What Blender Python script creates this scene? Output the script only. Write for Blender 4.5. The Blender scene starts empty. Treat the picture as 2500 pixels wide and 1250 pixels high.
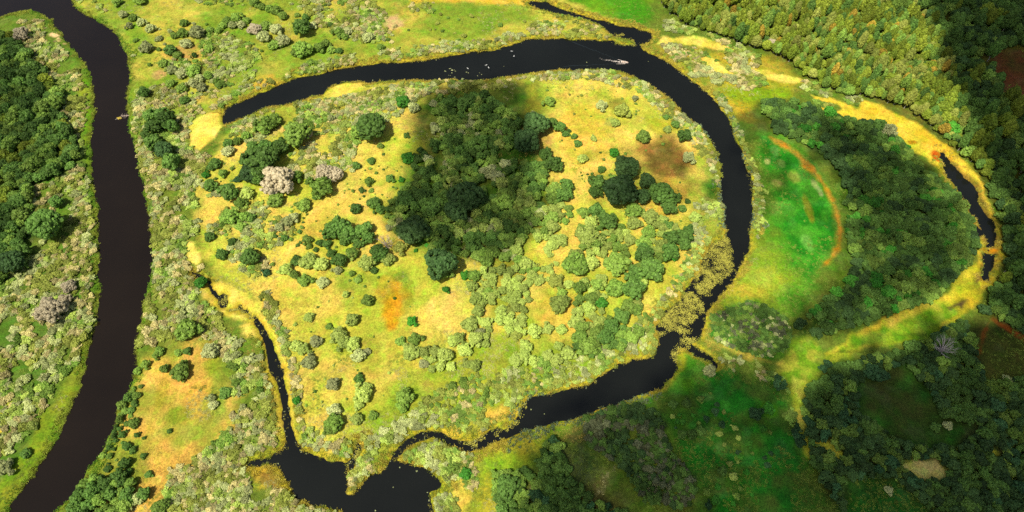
import bpy, bmesh, math, random
import numpy as np
from mathutils import Vector, Matrix
random.seed(7); RNG = np.random.default_rng(7)
C = bpy.context.scene.collection

# ------------------------------------------------------------------ camera geometry
H = 300.0; TH = math.radians(35); TAN = .75
c_, s_ = math.cos(TH), math.sin(TH)
def at(px, py, z=0.):
    """photo pixel (2500x1250) -> world x, y on the plane z"""
    px = np.asarray(px, float); py = np.asarray(py, float)
    dx = (px-1250)/1250*TAN; dy = (625-py)/1250*TAN
    t = (z-H)/(dy*s_-c_)
    return dx*t, (dy*c_+s_)*t
def mpp(py):
    return H/(c_-(625-py)/1250*TAN*s_)*1.5/2500
def proj(x, y, z=0.):
    yc = y*c_+(z-H)*s_; d = y*s_-(z-H)*c_
    return 1250+x/d/TAN*1250, 625-yc/d/TAN*1250
def P(s):
    a = np.array([[float(v) for v in p.split(',')] for p in s.split()])
    return a
def W(s):
    a = P(s) if isinstance(s, str) else np.asarray(s, float)
    x, y = at(a[:, 0], a[:, 1]); return np.stack([x, y], 1)

# ------------------------------------------------------------------ noise / distance
def _hash(ix, iy, seed):
    n = (ix.astype(np.int64)*374761393 + iy.astype(np.int64)*668265263 + seed*982451653) & 0xffffffff
    n = ((n ^ (n >> 13))*1274126177) & 0xffffffff
    return ((n ^ (n >> 16)) & 0xffff)/65535.
def vnoise(x, y, seed):
    ix = np.floor(x); iy = np.floor(y); fx = x-ix; fy = y-iy
    fx = fx*fx*(3-2*fx); fy = fy*fy*(3-2*fy)
    a = _hash(ix, iy, seed); b = _hash(ix+1, iy, seed); c = _hash(ix, iy+1, seed); d = _hash(ix+1, iy+1, seed)
    return (a*(1-fx)+b*fx)*(1-fy)+(c*(1-fx)+d*fx)*fy
def fbm(x, y, scale, octv=3, seed=0):
    v = 0; a = .5; t = 0
    x = np.asarray(x, float); y = np.asarray(y, float)
    for o in range(octv):
        v = v+a*vnoise(x/scale*2**o+o*17.3, y/scale*2**o-o*9.1, seed+o); t += a; a *= .5
    return v/t
def sstep(e0, e1, x):
    t = np.clip((x-e0)/(e1-e0), 0, 1); return t*t*(3-2*t)
def sdf(x, y, poly):
    """signed distance in metres, negative inside"""
    d = np.full(x.shape, 1e18); sg = np.ones(x.shape)
    n = len(poly)
    for i in range(n):
        ax, ay = poly[i]; bx, by = poly[i-1]
        ex, ey = bx-ax, by-ay; wx = x-ax; wy = y-ay
        t = np.clip((wx*ex+wy*ey)/(ex*ex+ey*ey+1e-9), 0, 1)
        qx = wx-ex*t; qy = wy-ey*t
        np.minimum(d, qx*qx+qy*qy, out=d)
        c1 = y >= ay; c2 = y < by; c3 = ex*wy > ey*wx
        sg[(c1 & c2 & c3) | (~c1 & ~c2 & ~c3)] *= -1
    return sg*np.sqrt(d)
def sdf_near(x, y, poly, pad):
    """sdf only evaluated near the polygon, large elsewhere"""
    out = np.full(x.shape, 1e3)
    m = (x > poly[:, 0].min()-pad) & (x < poly[:, 0].max()+pad) & (y > poly[:, 1].min()-pad) & (y < poly[:, 1].max()+pad)
    if m.any(): out[m] = sdf(x[m], y[m], poly)
    return out

# ------------------------------------------------------------------ water outlines (photo pixels)
LEFT_RIVER = P("177,0 184,15 205,33 230,49 256,59 276,77 292,97 302,118 310,138 315,169 313,205 312,241 307,266 315,292 317,328 328,353 338,379 340,410 348,435 353,461 358,502 364,538 369,563 371,604 371,640 371,671 361,707 353,743 348,789 335,840 333,886 328,927 312,963 292,994 282,1035 266,1071 246,1112 225,1137 205,1168 184,1199 164,1224 133,1250 60,1330 -20,1420 -160,1420 -60,1340 20,1250 36,1219 61,1189 87,1153 113,1122 133,1081 154,1045 169,1004 184,974 195,948 205,907 215,856 225,815 236,779 241,723 241,661 243,610 241,589 238,553 241,512 233,471 225,425 220,389 223,369 223,333 225,297 230,271 230,241 228,205 220,179 210,159 189,133 169,113 148,82 131,67 128,51 102,33 72,25 31,33 0,43 -150,75 -300,90 -300,-90 -150,-130 60,-180 130,-90 160,-40")
POND = P("1240,113 1266,105 1281,95 1332,94 1383,96 1429,98 1465,100 1491,101 1516,110 1537,113 1550,109 1547,100 1532,95 1501,90 1493,79 1476,67 1460,54 1440,49 1409,44 1378,38 1353,31 1332,26 1307,20 1296,8 1332,2 1353,18 1388,28 1414,41 1445,46 1476,51 1496,59 1511,64 1547,67 1573,76 1593,84 1593,95 1578,105 1564,109 1568,118 1588,131 1609,141 1639,159 1665,179 1696,202 1721,220 1742,241 1757,261 1772,279 1783,307 1798,338 1811,369 1819,404 1829,425 1836,461 1838,502 1839,543 1834,573 1826,610 1813,641 1798,671 1783,692 1757,723 1737,748 1726,774 1721,805 1708,828 1690,842 1716,853 1737,871 1752,887 1747,897 1727,884 1706,871 1685,858 1668,846 1655,850 1652,866 1655,881 1655,902 1639,922 1619,943 1588,958 1547,968 1516,981 1481,991 1445,1007 1394,1025 1348,1035 1307,1045 1281,1055 1240,1073 1224,1078 1188,1084 1163,1096 1137,1099 1112,1092 1091,1080 1071,1071 1050,1068 1030,1073 1009,1080 989,1093 975,1108 970,1122 989,1132 1019,1137 1045,1148 1065,1163 1086,1178 1076,1194 1053,1204 1055,1229 1060,1250 1075,1350 810,1350 830,1252 789,1237 758,1232 733,1219 707,1199 697,1173 687,1153 676,1140 651,1135 620,1140 600,1137 603,1129 620,1124 651,1117 676,1107 697,1091 699,1071 696,1050 692,1015 687,979 682,943 669,927 660,902 662,866 656,835 645,815 632,799 620,779 618,770 630,777 643,799 655,815 668,835 672,866 686,889 694,912 695,943 700,968 705,999 707,1035 713,1061 719,1078 738,1099 768,1109 799,1122 825,1132 845,1132 861,1122 866,1102 871,1086 886,1096 876,1112 866,1127 850,1142 843,1163 848,1189 845,1204 856,1210 871,1199 886,1178 907,1163 932,1153 948,1137 960,1122 963,1107 973,1094 994,1076 1024,1061 1050,1058 1071,1059 1091,1070 1112,1081 1137,1083 1163,1074 1183,1063 1199,1050 1229,1045 1255,1034 1268,1014 1276,989 1296,974 1322,968 1358,958 1409,945 1445,933 1465,912 1491,902 1511,889 1542,876 1568,874 1598,869 1606,840 1606,815 1601,799 1612,789 1622,758 1644,746 1670,718 1685,687 1706,666 1712,641 1722,610 1740,595 1768,582 1770,563 1767,512 1762,471 1762,440 1760,410 1752,384 1742,358 1726,333 1706,307 1680,287 1660,266 1639,246 1614,225 1588,207 1563,195 1532,179 1511,173 1486,174 1460,169 1429,169 1383,172 1342,174 1312,177 1281,179 1260,187 1219,192 1183,197 1142,200 1112,196 1071,197 1040,197 1004,197 978,200 948,200 922,202 896,205 866,200 840,202 815,210 794,220 784,233 758,236 728,248 697,256 666,261 640,267 604,284 573,297 553,307 545,310 541,300 543,276 555,262 580,250 615,235 651,223 687,205 722,192 763,184 809,174 845,166 896,161 927,154 978,151 1030,148 1071,143 1112,136 1152,125 1173,125 1204,123")
EAST_POOL = P("2288,366 2305,374 2321,399 2346,425 2372,451 2387,471 2392,497 2408,522 2423,543 2430,573 2425,600 2412,612 2408,590 2398,560 2385,543 2372,527 2365,502 2344,481 2331,451 2311,430 2302,408 2296,389")
EAST_PIT = P("2376,553 2385,552 2397,568 2394,580 2382,578")
EAST_MUD = P("2402,618 2430,624 2424,648 2416,684 2402,690 2392,672 2398,645")
CREEK_POOL = P("545,716 556,722 558,740 553,752 541,750 533,738 535,722")
CREEK_TOP = P("474,668 492,674 505,682 516,690 510,697 522,712 534,722 530,728 518,714 506,696 492,684 474,676")
CREEK_MID = P("558,750 580,752 612,764 630,776 626,780 608,770 580,760 556,756")
WATERS = [LEFT_RIVER, POND, EAST_POOL, EAST_PIT, EAST_MUD, CREEK_POOL, CREEK_TOP]
WW = [W(p) for p in WATERS]
# narrow channels: centre line with half width in photo pixels
CHAN = [("712,1085 705,1055 699,1010 693,965 685,930 672,905 664,870 655,838 643,812 630,790 622,774", "13 9 8 8 8 12 11 8 7 6 4"),
        ("972,1112 980,1096 1000,1076 1026,1062 1052,1059 1075,1064 1095,1075 1120,1086 1140,1091 1170,1084 1200,1068", "7 7 7 7 7 8 9 10 13 14 16"),
        ("1300,8 1330,12 1360,24 1400,36 1440,47 1472,60 1500,78 1530,86 1575,92", "9 9 8 7 6 8 14 16 14"),
        ("856,1142 868,1116 876,1094 872,1084", "8 9 8 5"),
        ("512,700 520,712 530,724 540,730", "4 4 4 5"), ("470,668 490,676 510,692", "5 6 5")]
def chan_sd(x, y):
    out = np.full(x.shape, 1e3)
    for pts, wd in CHAN:
        p = P(pts); w = W(p); hw = [float(v)*mpp(q[1]) for v, q in zip(wd.split(), p)]
        lo = w.min(0)-12; hi = w.max(0)+12; m = (x > lo[0]) & (x < hi[0]) & (y > lo[1]) & (y < hi[1])
        if not m.any(): continue
        X = x[m]; Y = y[m]; d = np.full(X.shape, 1e3)
        for i in range(len(w)-1):
            ax, ay = w[i]; ex, ey = w[i+1]-w[i]; t = np.clip(((X-ax)*ex+(Y-ay)*ey)/(ex*ex+ey*ey), 0, 1)
            np.minimum(d, np.hypot(X-ax-ex*t, Y-ay-ey*t)-(hw[i]*(1-t)+hw[i+1]*t), out=d)
        out[m] = np.minimum(out[m], d+(fbm(X, Y, 2.2, 2, 8)-.5)*1.3)
    return out
def land_sd(x, y):
    """distance to the nearest water edge, positive on land (with a ragged shore)"""
    d = np.full(x.shape, 1e3)
    for i, w in enumerate(WW):
        pad = 25 if i > 1 else 60
        np.minimum(d, sdf_near(x, y, w, pad), out=d)
    n = (fbm(x, y, 3.2, 2, 5)-.5)*2.4+(fbm(x, y, 11, 2, 9)-.5)*2.2
    d = d+np.where(d < 200, n, 0)
    # creek choked by plants: broken thread of open water
    m = sdf_near(x, y, W(CREEK_MID), 20)
    m = m+(fbm(x, y, 2.2, 2, 3)-.52)*6
    return np.minimum(np.minimum(d, chan_sd(x, y)), np.where(m < 50, m, 1e3))
def ground_z(x, y, d=None):
    if d is None: d = land_sd(x, y)
    land = .55+.9*fbm(x, y, 40, 3, 21)+.28*fbm(x, y, 4, 2, 22)
    return np.where(d > 0, np.minimum(land, .05+d*.42), np.maximum(d*.5, -1.6))

# ------------------------------------------------------------------ ground colour layers
K = .60
def S(r, g, b, k=None):
    v = np.array([r, g, b])/255.
    v = np.where(v <= .04045, v/12.92, ((v+.055)/1.055)**2.4)
    return v*(K if k is None else k)
# (outline, colour A, colour B, patch size m, edge softness m, strength)
LAYERS = [
 ("177,-160 184,15 256,59 302,118 315,200 317,330 350,430 470,300 545,260 620,228 763,182 927,152 1112,133 1260,103 1480,95 1500,30 1500,-160", (146,166,56), (204,188,82), 26, 8, 1),
 ("1450,-120 1590,-120 1590,20 1575,64 1540,65 1450,30 1380,0", (84,152,28), (120,165,35), 30, 4, 1),
 ("640,270 815,215 1040,200 1240,192 1460,172 1563,198 1700,305 1762,440 1765,560 1700,660 1640,745 1600,865 1445,930 1280,980 1180,1060 1060,1060 970,1100 860,1120 720,1070 690,900 660,800 560,690 490,640 480,450 560,330", (246,210,104), (206,202,76), 24, 5, 1),
 ("760,640 900,690 1000,760 1000,900 900,990 860,1120 720,1080 690,900 670,800 650,720", (196,194,70), (232,202,96), 20, 14, .9),
 ("860,1000 960,960 1080,880 1240,820 1500,820 1600,865 1445,930 1280,980 1180,1060 1060,1060 970,1100 860,1120", (170,176,58), (140,170,48), 26, 12, .9),
 ("640,275 1040,205 1000,260 760,330 600,340", (150,165,60), (190,180,70), 20, 10, .8),
 ("1040,225 1150,198 1310,198 1330,290 1335,420 1325,560 1200,650 1100,640 940,570 985,440 1020,330", (112,124,48), (84,126,36), 18, 7, 1),  # darker green follows the cloud shadow's outline; shaded hue put in the colour
 ("1000,340 1045,330 1030,460 985,500 960,520 990,420", (90,165,35), (150,175,50), 16, 8, .7),
 ("1700,460 1762,440 1768,560 1740,600 1700,540", (80,140,45), (130,165,50), 16, 8, .8),
 ("1720,400 1755,400 1762,480 1730,500 1705,470", (48,128,36), (60,140,40), 14, 8, .9),
 ("1180,640 1290,640 1250,720 1200,790 1180,700", (196,186,66), (130,150,50), 16, 6, .8),
 ("340,880 470,830 560,880 575,960 540,1080 450,1150 400,1300 200,1300 270,1100 330,940", (228,182,88), (170,168,66), 14, 8, 1),
 ("-200,40 128,51 210,160 232,260 222,420 243,610 240,780 205,907 154,1045 61,1189 -100,1360 -300,1360", (118,138,52), (96,128,44), 18, 2, 1),
 ("175,190 232,200 232,330 222,420 205,330 210,250", (112,160,26), (150,165,40), 14, 3, 1),
 ("240,780 215,856 190,960 140,1070 60,1190 -60,1330 -160,1330 20,1160 100,1040 160,950 200,880 215,800", (106,150,32), (152,158,44), 14, 3, 1),
 ("30,970 45,985 10,1060 -40,1120 -40,1080", (236,200,84), (236,200,84), 14, 2, 1),
 ("1590,112 1900,140 1960,200 1930,250 1850,255 1800,290 1740,235 1650,160", (164,160,58), (196,172,56), 18, 5, 1),
 ("1770,215 1850,200 1935,225 1930,252 1850,258 1815,300 1785,275", (150,172,34), (204,176,48), 16, 5, 1),
 ("1785,290 1850,260 1900,330 1880,380 1850,440 1850,560 1835,520 1815,400", (92,112,40), (124,118,44), 16, 4, 1),
 ("1850,330 1900,340 1990,400 2040,480 2050,580 2010,660 1960,730 1900,790 1790,750 1735,745 1830,640 1845,500", (44,138,30), (82,164,46), 9, 6, 1),
 ("1850,560 1895,600 1930,690 1880,745 1740,750 1830,640", (206,186,62), (160,182,52), 22, 14, 1),
 ("1848,410 1900,440 1890,530 1860,600 1840,560", (116,130,44), (104,126,40), 16, 8, .8),
 ("1725,800 1790,745 1850,745 1935,850 1880,890 1800,860 1730,830", (70,160,30), (60,130,34), 14, 4, 1),
 ("1560,980 1640,880 1700,860 1760,900 1900,930 1950,1000 1970,1120 2060,1400 1700,1400 1690,1160 1600,1010", (50,138,40), (92,126,48), 9, 8, 1),
 ("1655,860 1720,880 1720,930 1640,960 1620,950 1640,920", (124,172,44), (96,160,40), 12, 4, .9),
 ("1240,1080 1350,1040 1500,990 1560,1000 1440,1100 1520,1250 1700,1400 1290,1400 1300,1100", (96,112,58), (110,104,56), 20, 8, 1),
 ("1140,1110 1240,1078 1350,1040 1400,1035 1350,1085 1300,1110 1220,1180 1220,1400 1140,1400", (190,182,54), (150,172,44), 16, 6, 1),
 ("1050,1240 1060,1070 1160,1100 1160,1400 1050,1400", (150,160,56), (190,178,64), 14, 4, 1),
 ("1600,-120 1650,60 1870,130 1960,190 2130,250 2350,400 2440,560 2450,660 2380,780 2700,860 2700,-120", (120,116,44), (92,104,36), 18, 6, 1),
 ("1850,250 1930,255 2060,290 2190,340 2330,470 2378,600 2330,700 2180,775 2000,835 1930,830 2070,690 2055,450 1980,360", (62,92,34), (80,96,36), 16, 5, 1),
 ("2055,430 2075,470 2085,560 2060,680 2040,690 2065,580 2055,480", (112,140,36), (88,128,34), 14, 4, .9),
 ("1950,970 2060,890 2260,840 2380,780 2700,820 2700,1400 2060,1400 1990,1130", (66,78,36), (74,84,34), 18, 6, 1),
 ("2085,945 2200,895 2265,960 2290,1025 2390,1045 2330,1095 2200,1085 2095,1015", (50,124,40), (84,98,44), 22, 6, 1),
 ("2060,1180 2180,1170 2260,1250 2260,1400 2060,1400", (52,116,40), (70,96,40), 22, 8, 1),
 ("2395,800 2500,845 2600,900 2600,930 2400,930 2380,860", (112,92,42), (96,100,42), 16, 5, 1),
 ("2415,130 2480,120 2600,140 2600,300 2440,240 2420,180", (130,78,46), (112,84,46), 16, 6, 1),
 ("1560,350 1640,340 1690,400 1670,440 1600,432 1565,400", (172,122,66), (140,116,56), 9, 5, 1),
 ("1300,330 1340,320 1360,350 1340,380 1310,372", (216,170,100), (200,170,80), 9, 5, .9),
 # duckweed and dry sedge flats
 ("465,310 500,285 530,278 548,290 545,312 520,345 490,370 462,360", (255,228,118), (252,216,98), 8, 1.5, 1),
 ("784,232 800,218 830,206 868,203 895,207 860,225 830,240 800,243", (255,228,118), (252,216,98), 8, 1.5, 1),
 ("486,707 520,690 550,693 600,720 640,740 642,765 660,796 680,826 690,860 705,900 712,960 724,1040 735,1085 716,1080 690,1070 680,1060 674,990 668,945 648,915 646,868 638,826 598,816 590,800 610,788 570,780 530,764", (255,228,118), (252,216,98), 6, 1.5, 1),
 ("458,590 475,595 495,640 480,660 460,640", (255,228,118), (252,216,98), 6, 1.5, 1),
 ("1600,112 1620,95 1700,93 1760,105 1795,125 1740,128 1690,112 1640,108", (255,228,118), (252,216,98), 8, 1.5, 1),
 ("1708,143 1735,145 1790,180 1795,188 1750,182 1720,165", (255,228,118), (252,216,98), 8, 1.5, 1),
 ("1830,170 1880,175 1965,200 1930,207 1870,192", (255,228,118), (252,216,98), 8, 1.5, 1),
 ("985,-40 1300,-20 1300,15 1230,14 1100,6 1000,8", (244,200,84), (220,184,60), 8, 3, 1),
 ("1330,-6 1400,22 1460,46 1520,60 1590,78 1480,50 1410,34 1350,14", (226,188,60), (200,178,54), 8, 2, 1),
 ("1980,235 2050,250 2090,265 2110,250 2150,258 2230,300 2300,350 2360,400 2395,450 2425,520 2443,590 2440,640 2420,700 2380,750 2330,790 2270,820 2180,840 2100,860 2020,880 2010,865 2070,830 2130,790 2180,775 2260,755 2310,710 2350,660 2385,650 2380,600 2370,540 2330,460 2280,410 2230,370 2190,335 2170,310 2110,300 2060,290 1990,270 1985,262 2040,275 2060,268 2040,255 1985,245", (252,214,76), (240,194,56), 9, 1.5, 1),
 ("2385,500 2443,590 2440,640 2420,700 2380,750 2330,790 2290,760 2360,660 2385,640 2365,540", (206,188,42), (148,150,34), 5, 4, .9),
 ("2010,880 2070,830 2180,778 2300,730 2350,770 2270,830 2150,850", (112,160,30), (150,176,44), 5, 3, 1),
 ("2120,800 2180,772 2270,735 2290,745 2240,770 2180,795", (224,196,80), (200,184,60), 8, 2, .8),
 ("2290,375 2320,390 2400,470 2440,590 2430,660 2415,690 2392,680 2395,620 2400,590 2330,470", (62,48,46), (98,74,50), 4, 2, .95),
 ("1735,838 1800,853 1880,885 1920,905 1945,850 1937,842 1918,882 1880,888 1800,868 1730,830", (226,200,84), (210,190,80), 8, 1.5, 1),
 ("1930,830 1980,825 2010,870 1990,930 1962,950 1952,1000 1975,1120 1962,1112 1935,1000 1925,940 1900,910 1915,880", (118,160,34), (168,172,60), 5, 2, 1),
 ("1930,915 1962,940 1956,1000 1978,1118 1966,1112 1938,1010", (250,238,104), (214,214,70), 5, 1.5, .95),
 ("1985,1080 2020,1085 2058,1118 2030,1122 2000,1105", (250,236,90), (240,230,80), 6, 1.5, 1),
 ("1960,1080 1972,1120 1982,1125 1970,1085", (196,186,50), (190,180,50), 6, 1.5, 1),
 ("2190,1140 2230,1125 2280,1125 2305,1150 2300,1172 2240,1172", (255,232,150), (246,228,110), 6, 1.5, 1),
 ("2408,1096 2424,1092 2442,1108 2436,1118 2410,1116", (240,230,80), (240,230,80), 6, 1.5, 1),
 ("620,1150 660,1140 685,1160 700,1195 660,1200 630,1185", (220,188,66), (150,120,44), 3, 2, 1),
 ("1080,1048 1110,1043 1120,1060 1100,1070 1085,1062", (244,206,96), (244,206,96), 6, 1.5, 1),
 ("1185,1000 1225,985 1245,1000 1240,1018 1200,1030 1180,1020", (250,210,104), (240,196,84), 6, 2, 1),
 ("1100,1175 1130,1170 1142,1220 1125,1240 1105,1215", (240,206,100), (230,196,84), 6, 2, 1),
 ("2310,752 2335,738 2360,726 2368,735 2350,752 2345,765 2338,752 2318,758", (70,54,48), (90,70,50), 4, 1, .9),
 ("2398,610 2432,618 2420,652 2416,690 2396,675 2384,700 2372,700 2392,655", (66,50,50), (96,72,50), 4, 1.2, .9),
 # dirt track
 ("2520,838 2460,800 2420,778 2412,780 2395,815 2388,850 2378,885 2386,885 2396,850 2402,818 2416,788 2456,808 2520,850", (176,92,34), (150,84,36), 5, 1.2, .9),
 # orange strip across the east field
 ("1880,338 1940,368 1990,418 2020,458 2042,505 2055,560 2050,612 2022,645 1990,668 2024,630 2038,605 2044,560 2030,505 2008,462 1980,425 1936,380 1890,352", (226,146,34), (206,150,56), 8, 1.6, .95),
]
# soft patches: x, y, rx, ry, colour, strength
SPOTS = [(962,742,32,58,(226,164,34),1),(940,700,26,34,(200,160,50),.7),(996,720,20,34,(160,160,40),.7),(965,60,26,22,(222,186,138),1),(450,132,52,24,(204,156,88),.9),
 (390,186,18,12,(204,170,110),.9),(140,86,16,9,(255,215,170),1),(152,98,11,8,(255,215,170),1),(162,108,7,6,(250,205,160),1),(1972,512,9,38,(180,134,34),.45),(2286,384,14,14,(214,96,10),1),(2225,350,14,7,(214,130,20),.9),(2412,612,22,7,(220,140,16),1),
 (1100,760,50,60,(250,212,118),.8),(640,320,60,18,(248,206,120),.8),(1420,330,70,90,(240,192,74),.6),(880,690,60,26,(150,170,50),.6),(980,680,30,18,(110,150,40),.8),
 (1510,260,24,22,(150,140,60),.8),(1490,300,18,12,(170,180,90),.7),(640,210,40,26,(216,170,70),.7),(1300,260,20,60,(170,160,50),.6),(1620,310,40,20,(216,190,60),.7),
 (270,290,8,4,(240,180,40),.6),(345,280,14,34,(220,180,60),.8),(300,250,10,20,(210,170,60),.7),(370,230,40,20,(150,160,40),.6),
 (1640,470,40,40,(240,186,80),.8),(1600,520,50,24,(240,186,84),.8),(1440,560,40,60,(248,206,106),.7),(1190,520,20,20,(170,130,80),.7),(1280,330,14,18,(190,140,90),.7),
 (1890,375,11,15,(120,170,90),.7),(1905,400,10,12,(140,176,90),.8),(1872,398,9,8,(200,190,130),.9),(1935,430,16,18,(170,180,80),.8),(1985,450,8,12,(180,190,120),.8),(2000,470,6,12,(180,190,130),.8),(1895,452,14,9,(186,180,100),.7),
 (1755,1100,22,16,(120,180,80),.7),(1690,1040,12,9,(70,150,60),.7),(1720,970,20,9,(130,180,90),.6),(1880,1000,20,16,(120,190,40),.8),(1770,990,16,12,(80,180,50),.6),(1970,600,14,20,(130,190,90),.7),(1850,680,40,20,(190,190,80),.6),
 (480,960,40,60,(230,176,76),.6),(440,1010,30,20,(150,160,44),.7),(520,900,24,18,(170,165,50),.6),(400,960,16,60,(190,166,50),.5),(2210,820,60,4,(96,120,30),.5),(2070,862,50,3,(80,96,30),.6),
 (1000,380,60,30,(214,196,76),.5),(850,430,40,60,(248,208,116),.5),(760,560,40,50,(236,190,90),.6),(700,730,50,30,(206,190,72),.6),(900,880,40,40,(184,184,66),.6),(1300,740,50,50,(248,206,106),.5),(1380,760,60,40,(236,180,70),.5),(1450,788,28,14,(214,150,50),.8)]

def ground_colour(x, y, d):
    n = len(x); col = np.tile(S(118, 136, 50), (n, 1))
    wob = (fbm(x, y, 7, 3, 31)-.5)
    def mix(w, cc):
        nonlocal col
        col = col*(1-w[:, None])+cc*w[:, None]
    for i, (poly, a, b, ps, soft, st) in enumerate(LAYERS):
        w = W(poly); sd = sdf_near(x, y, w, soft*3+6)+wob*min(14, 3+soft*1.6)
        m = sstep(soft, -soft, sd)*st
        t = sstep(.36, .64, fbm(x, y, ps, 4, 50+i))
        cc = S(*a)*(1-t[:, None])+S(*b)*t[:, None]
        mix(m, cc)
    for i, (px, py, rx, ry, cl, st) in enumerate(SPOTS):
        cx, cy = at(px, py); k = mpp(py); ky = k/max(.5, c_)*1.0
        u = (x-cx)/(rx*k); v = (y-cy)/(ry*ky*1.15)
        q = np.sqrt(u*u+v*v)+(fbm(x, y, 6, 3, 90+i)-.5)*1.1
        mix(sstep(1.15, .55, q)*st, S(*cl))
    # sedge fringe and bare mud at the waterline
    px, py = proj(x, y)
    left = px < 420
    f = sstep(3.4, .6, d+wob*3)*np.where(d > 0, 1, 0)
    cf = np.where(left[:, None], S(132, 150, 44), S(206, 184, 52))
    cf = np.where((px > 1860)[:, None] & (py < 860)[:, None], S(212, 178, 44), cf)
    mix(f*np.where((px > 1860) & (py < 860), .35, .85), cf)
    mix(sstep(.25, -.2, d), S(98, 76, 46))
    # tussocky mosaic of greener and drier swards
    tus = sstep(.5, .66, fbm(x, y, 9, 4, 74))*.5+sstep(.56, .68, fbm(x, y, 3.5, 3, 75))*.3
    col = col*(1-tus[:, None])+col*np.array([.70, .93, .62])*tus[:, None]
    dry = sstep(.55, .7, fbm(x, y, 7, 4, 76))*.4
    col = col*(1-dry[:, None])+(col*np.array([1.18, 1.1, 1.25])+.02)*dry[:, None]
    # broad and fine natural variation of the sward
    br = .82+.36*fbm(x, y, 2.6, 3, 71)+.24*(fbm(x, y, 14, 2, 72)-.5)
    hue = (fbm(x, y, 5, 3, 73)-.5)
    col = col*br[:, None]
    col[:, 0] *= 1+hue*.5; col[:, 2] *= .8+hue*.3
    return np.clip(col, .004, .85)

# ------------------------------------------------------------------ scene helpers
def link(o, parent=None):
    C.objects.link(o)
    if parent is not None: o.parent = parent
    return o
def meshdata(name, verts, faces, mats, mi=None, smooth=False):
    me = bpy.data.meshes.new(name)
    me.from_pydata([tuple(v) for v in verts], [], [tuple(int(i) for i in f) for f in faces])
    for m in mats: me.materials.append(m)
    if mi is not None: me.polygons.foreach_set('material_index', np.asarray(mi, np.int32))
    if smooth: me.polygons.foreach_set('use_smooth', np.ones(len(me.polygons), bool))
    me.update(); return me
def obj(name, me, parent=None):
    return link(bpy.data.objects.new(name, me), parent)
def empty(name, loc=(0, 0, 0), rz=0, sc=1):
    o = bpy.data.objects.new(name, None); o.location = loc; o.rotation_euler = (0, 0, rz); o.scale = (sc,)*3 if not hasattr(sc, '__len__') else sc
    o.empty_display_size = .3
    return link(o)
def tag(o, label=None, cat=None, group=None, kind=None):
    if label: o['label'] = label
    if cat: o['category'] = cat
    if group: o['group'] = group
    if kind: o['kind'] = kind
    return o
def nodes(m):
    m.use_nodes = True; nt = m.node_tree; nt.nodes.clear(); return nt, nt.nodes, nt.links
def plain(name, col, rough=.7, metal=0, spec=.4):
    m = bpy.data.materials.new(name); nt, N, L = nodes(m)
    o = N.new('ShaderNodeOutputMaterial'); b = N.new('ShaderNodeBsdfPrincipled')
    tc = N.new('ShaderNodeTexCoord'); nz = N.new('ShaderNodeTexNoise'); nz.inputs['Scale'].default_value = 3; nz.inputs['Detail'].default_value = 5
    mr = N.new('ShaderNodeMapRange'); mr.inputs[3].default_value = .75; mr.inputs[4].default_value = 1.2
    mx = N.new('ShaderNodeVectorMath'); mx.operation = 'SCALE'; mx.inputs[0].default_value = col
    L.new(tc.outputs['Object'], nz.inputs['Vector']); L.new(nz.outputs[0], mr.inputs[0]); L.new(mr.outputs[0], mx.inputs['Scale'])
    L.new(mx.outputs[0], b.inputs['Base Color'])
    b.inputs['Roughness'].default_value = rough; b.inputs['Metallic'].default_value = metal; b.inputs['Specular IOR Level'].default_value = spec
    L.new(b.outputs[0], o.inputs[0]); return m
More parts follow.
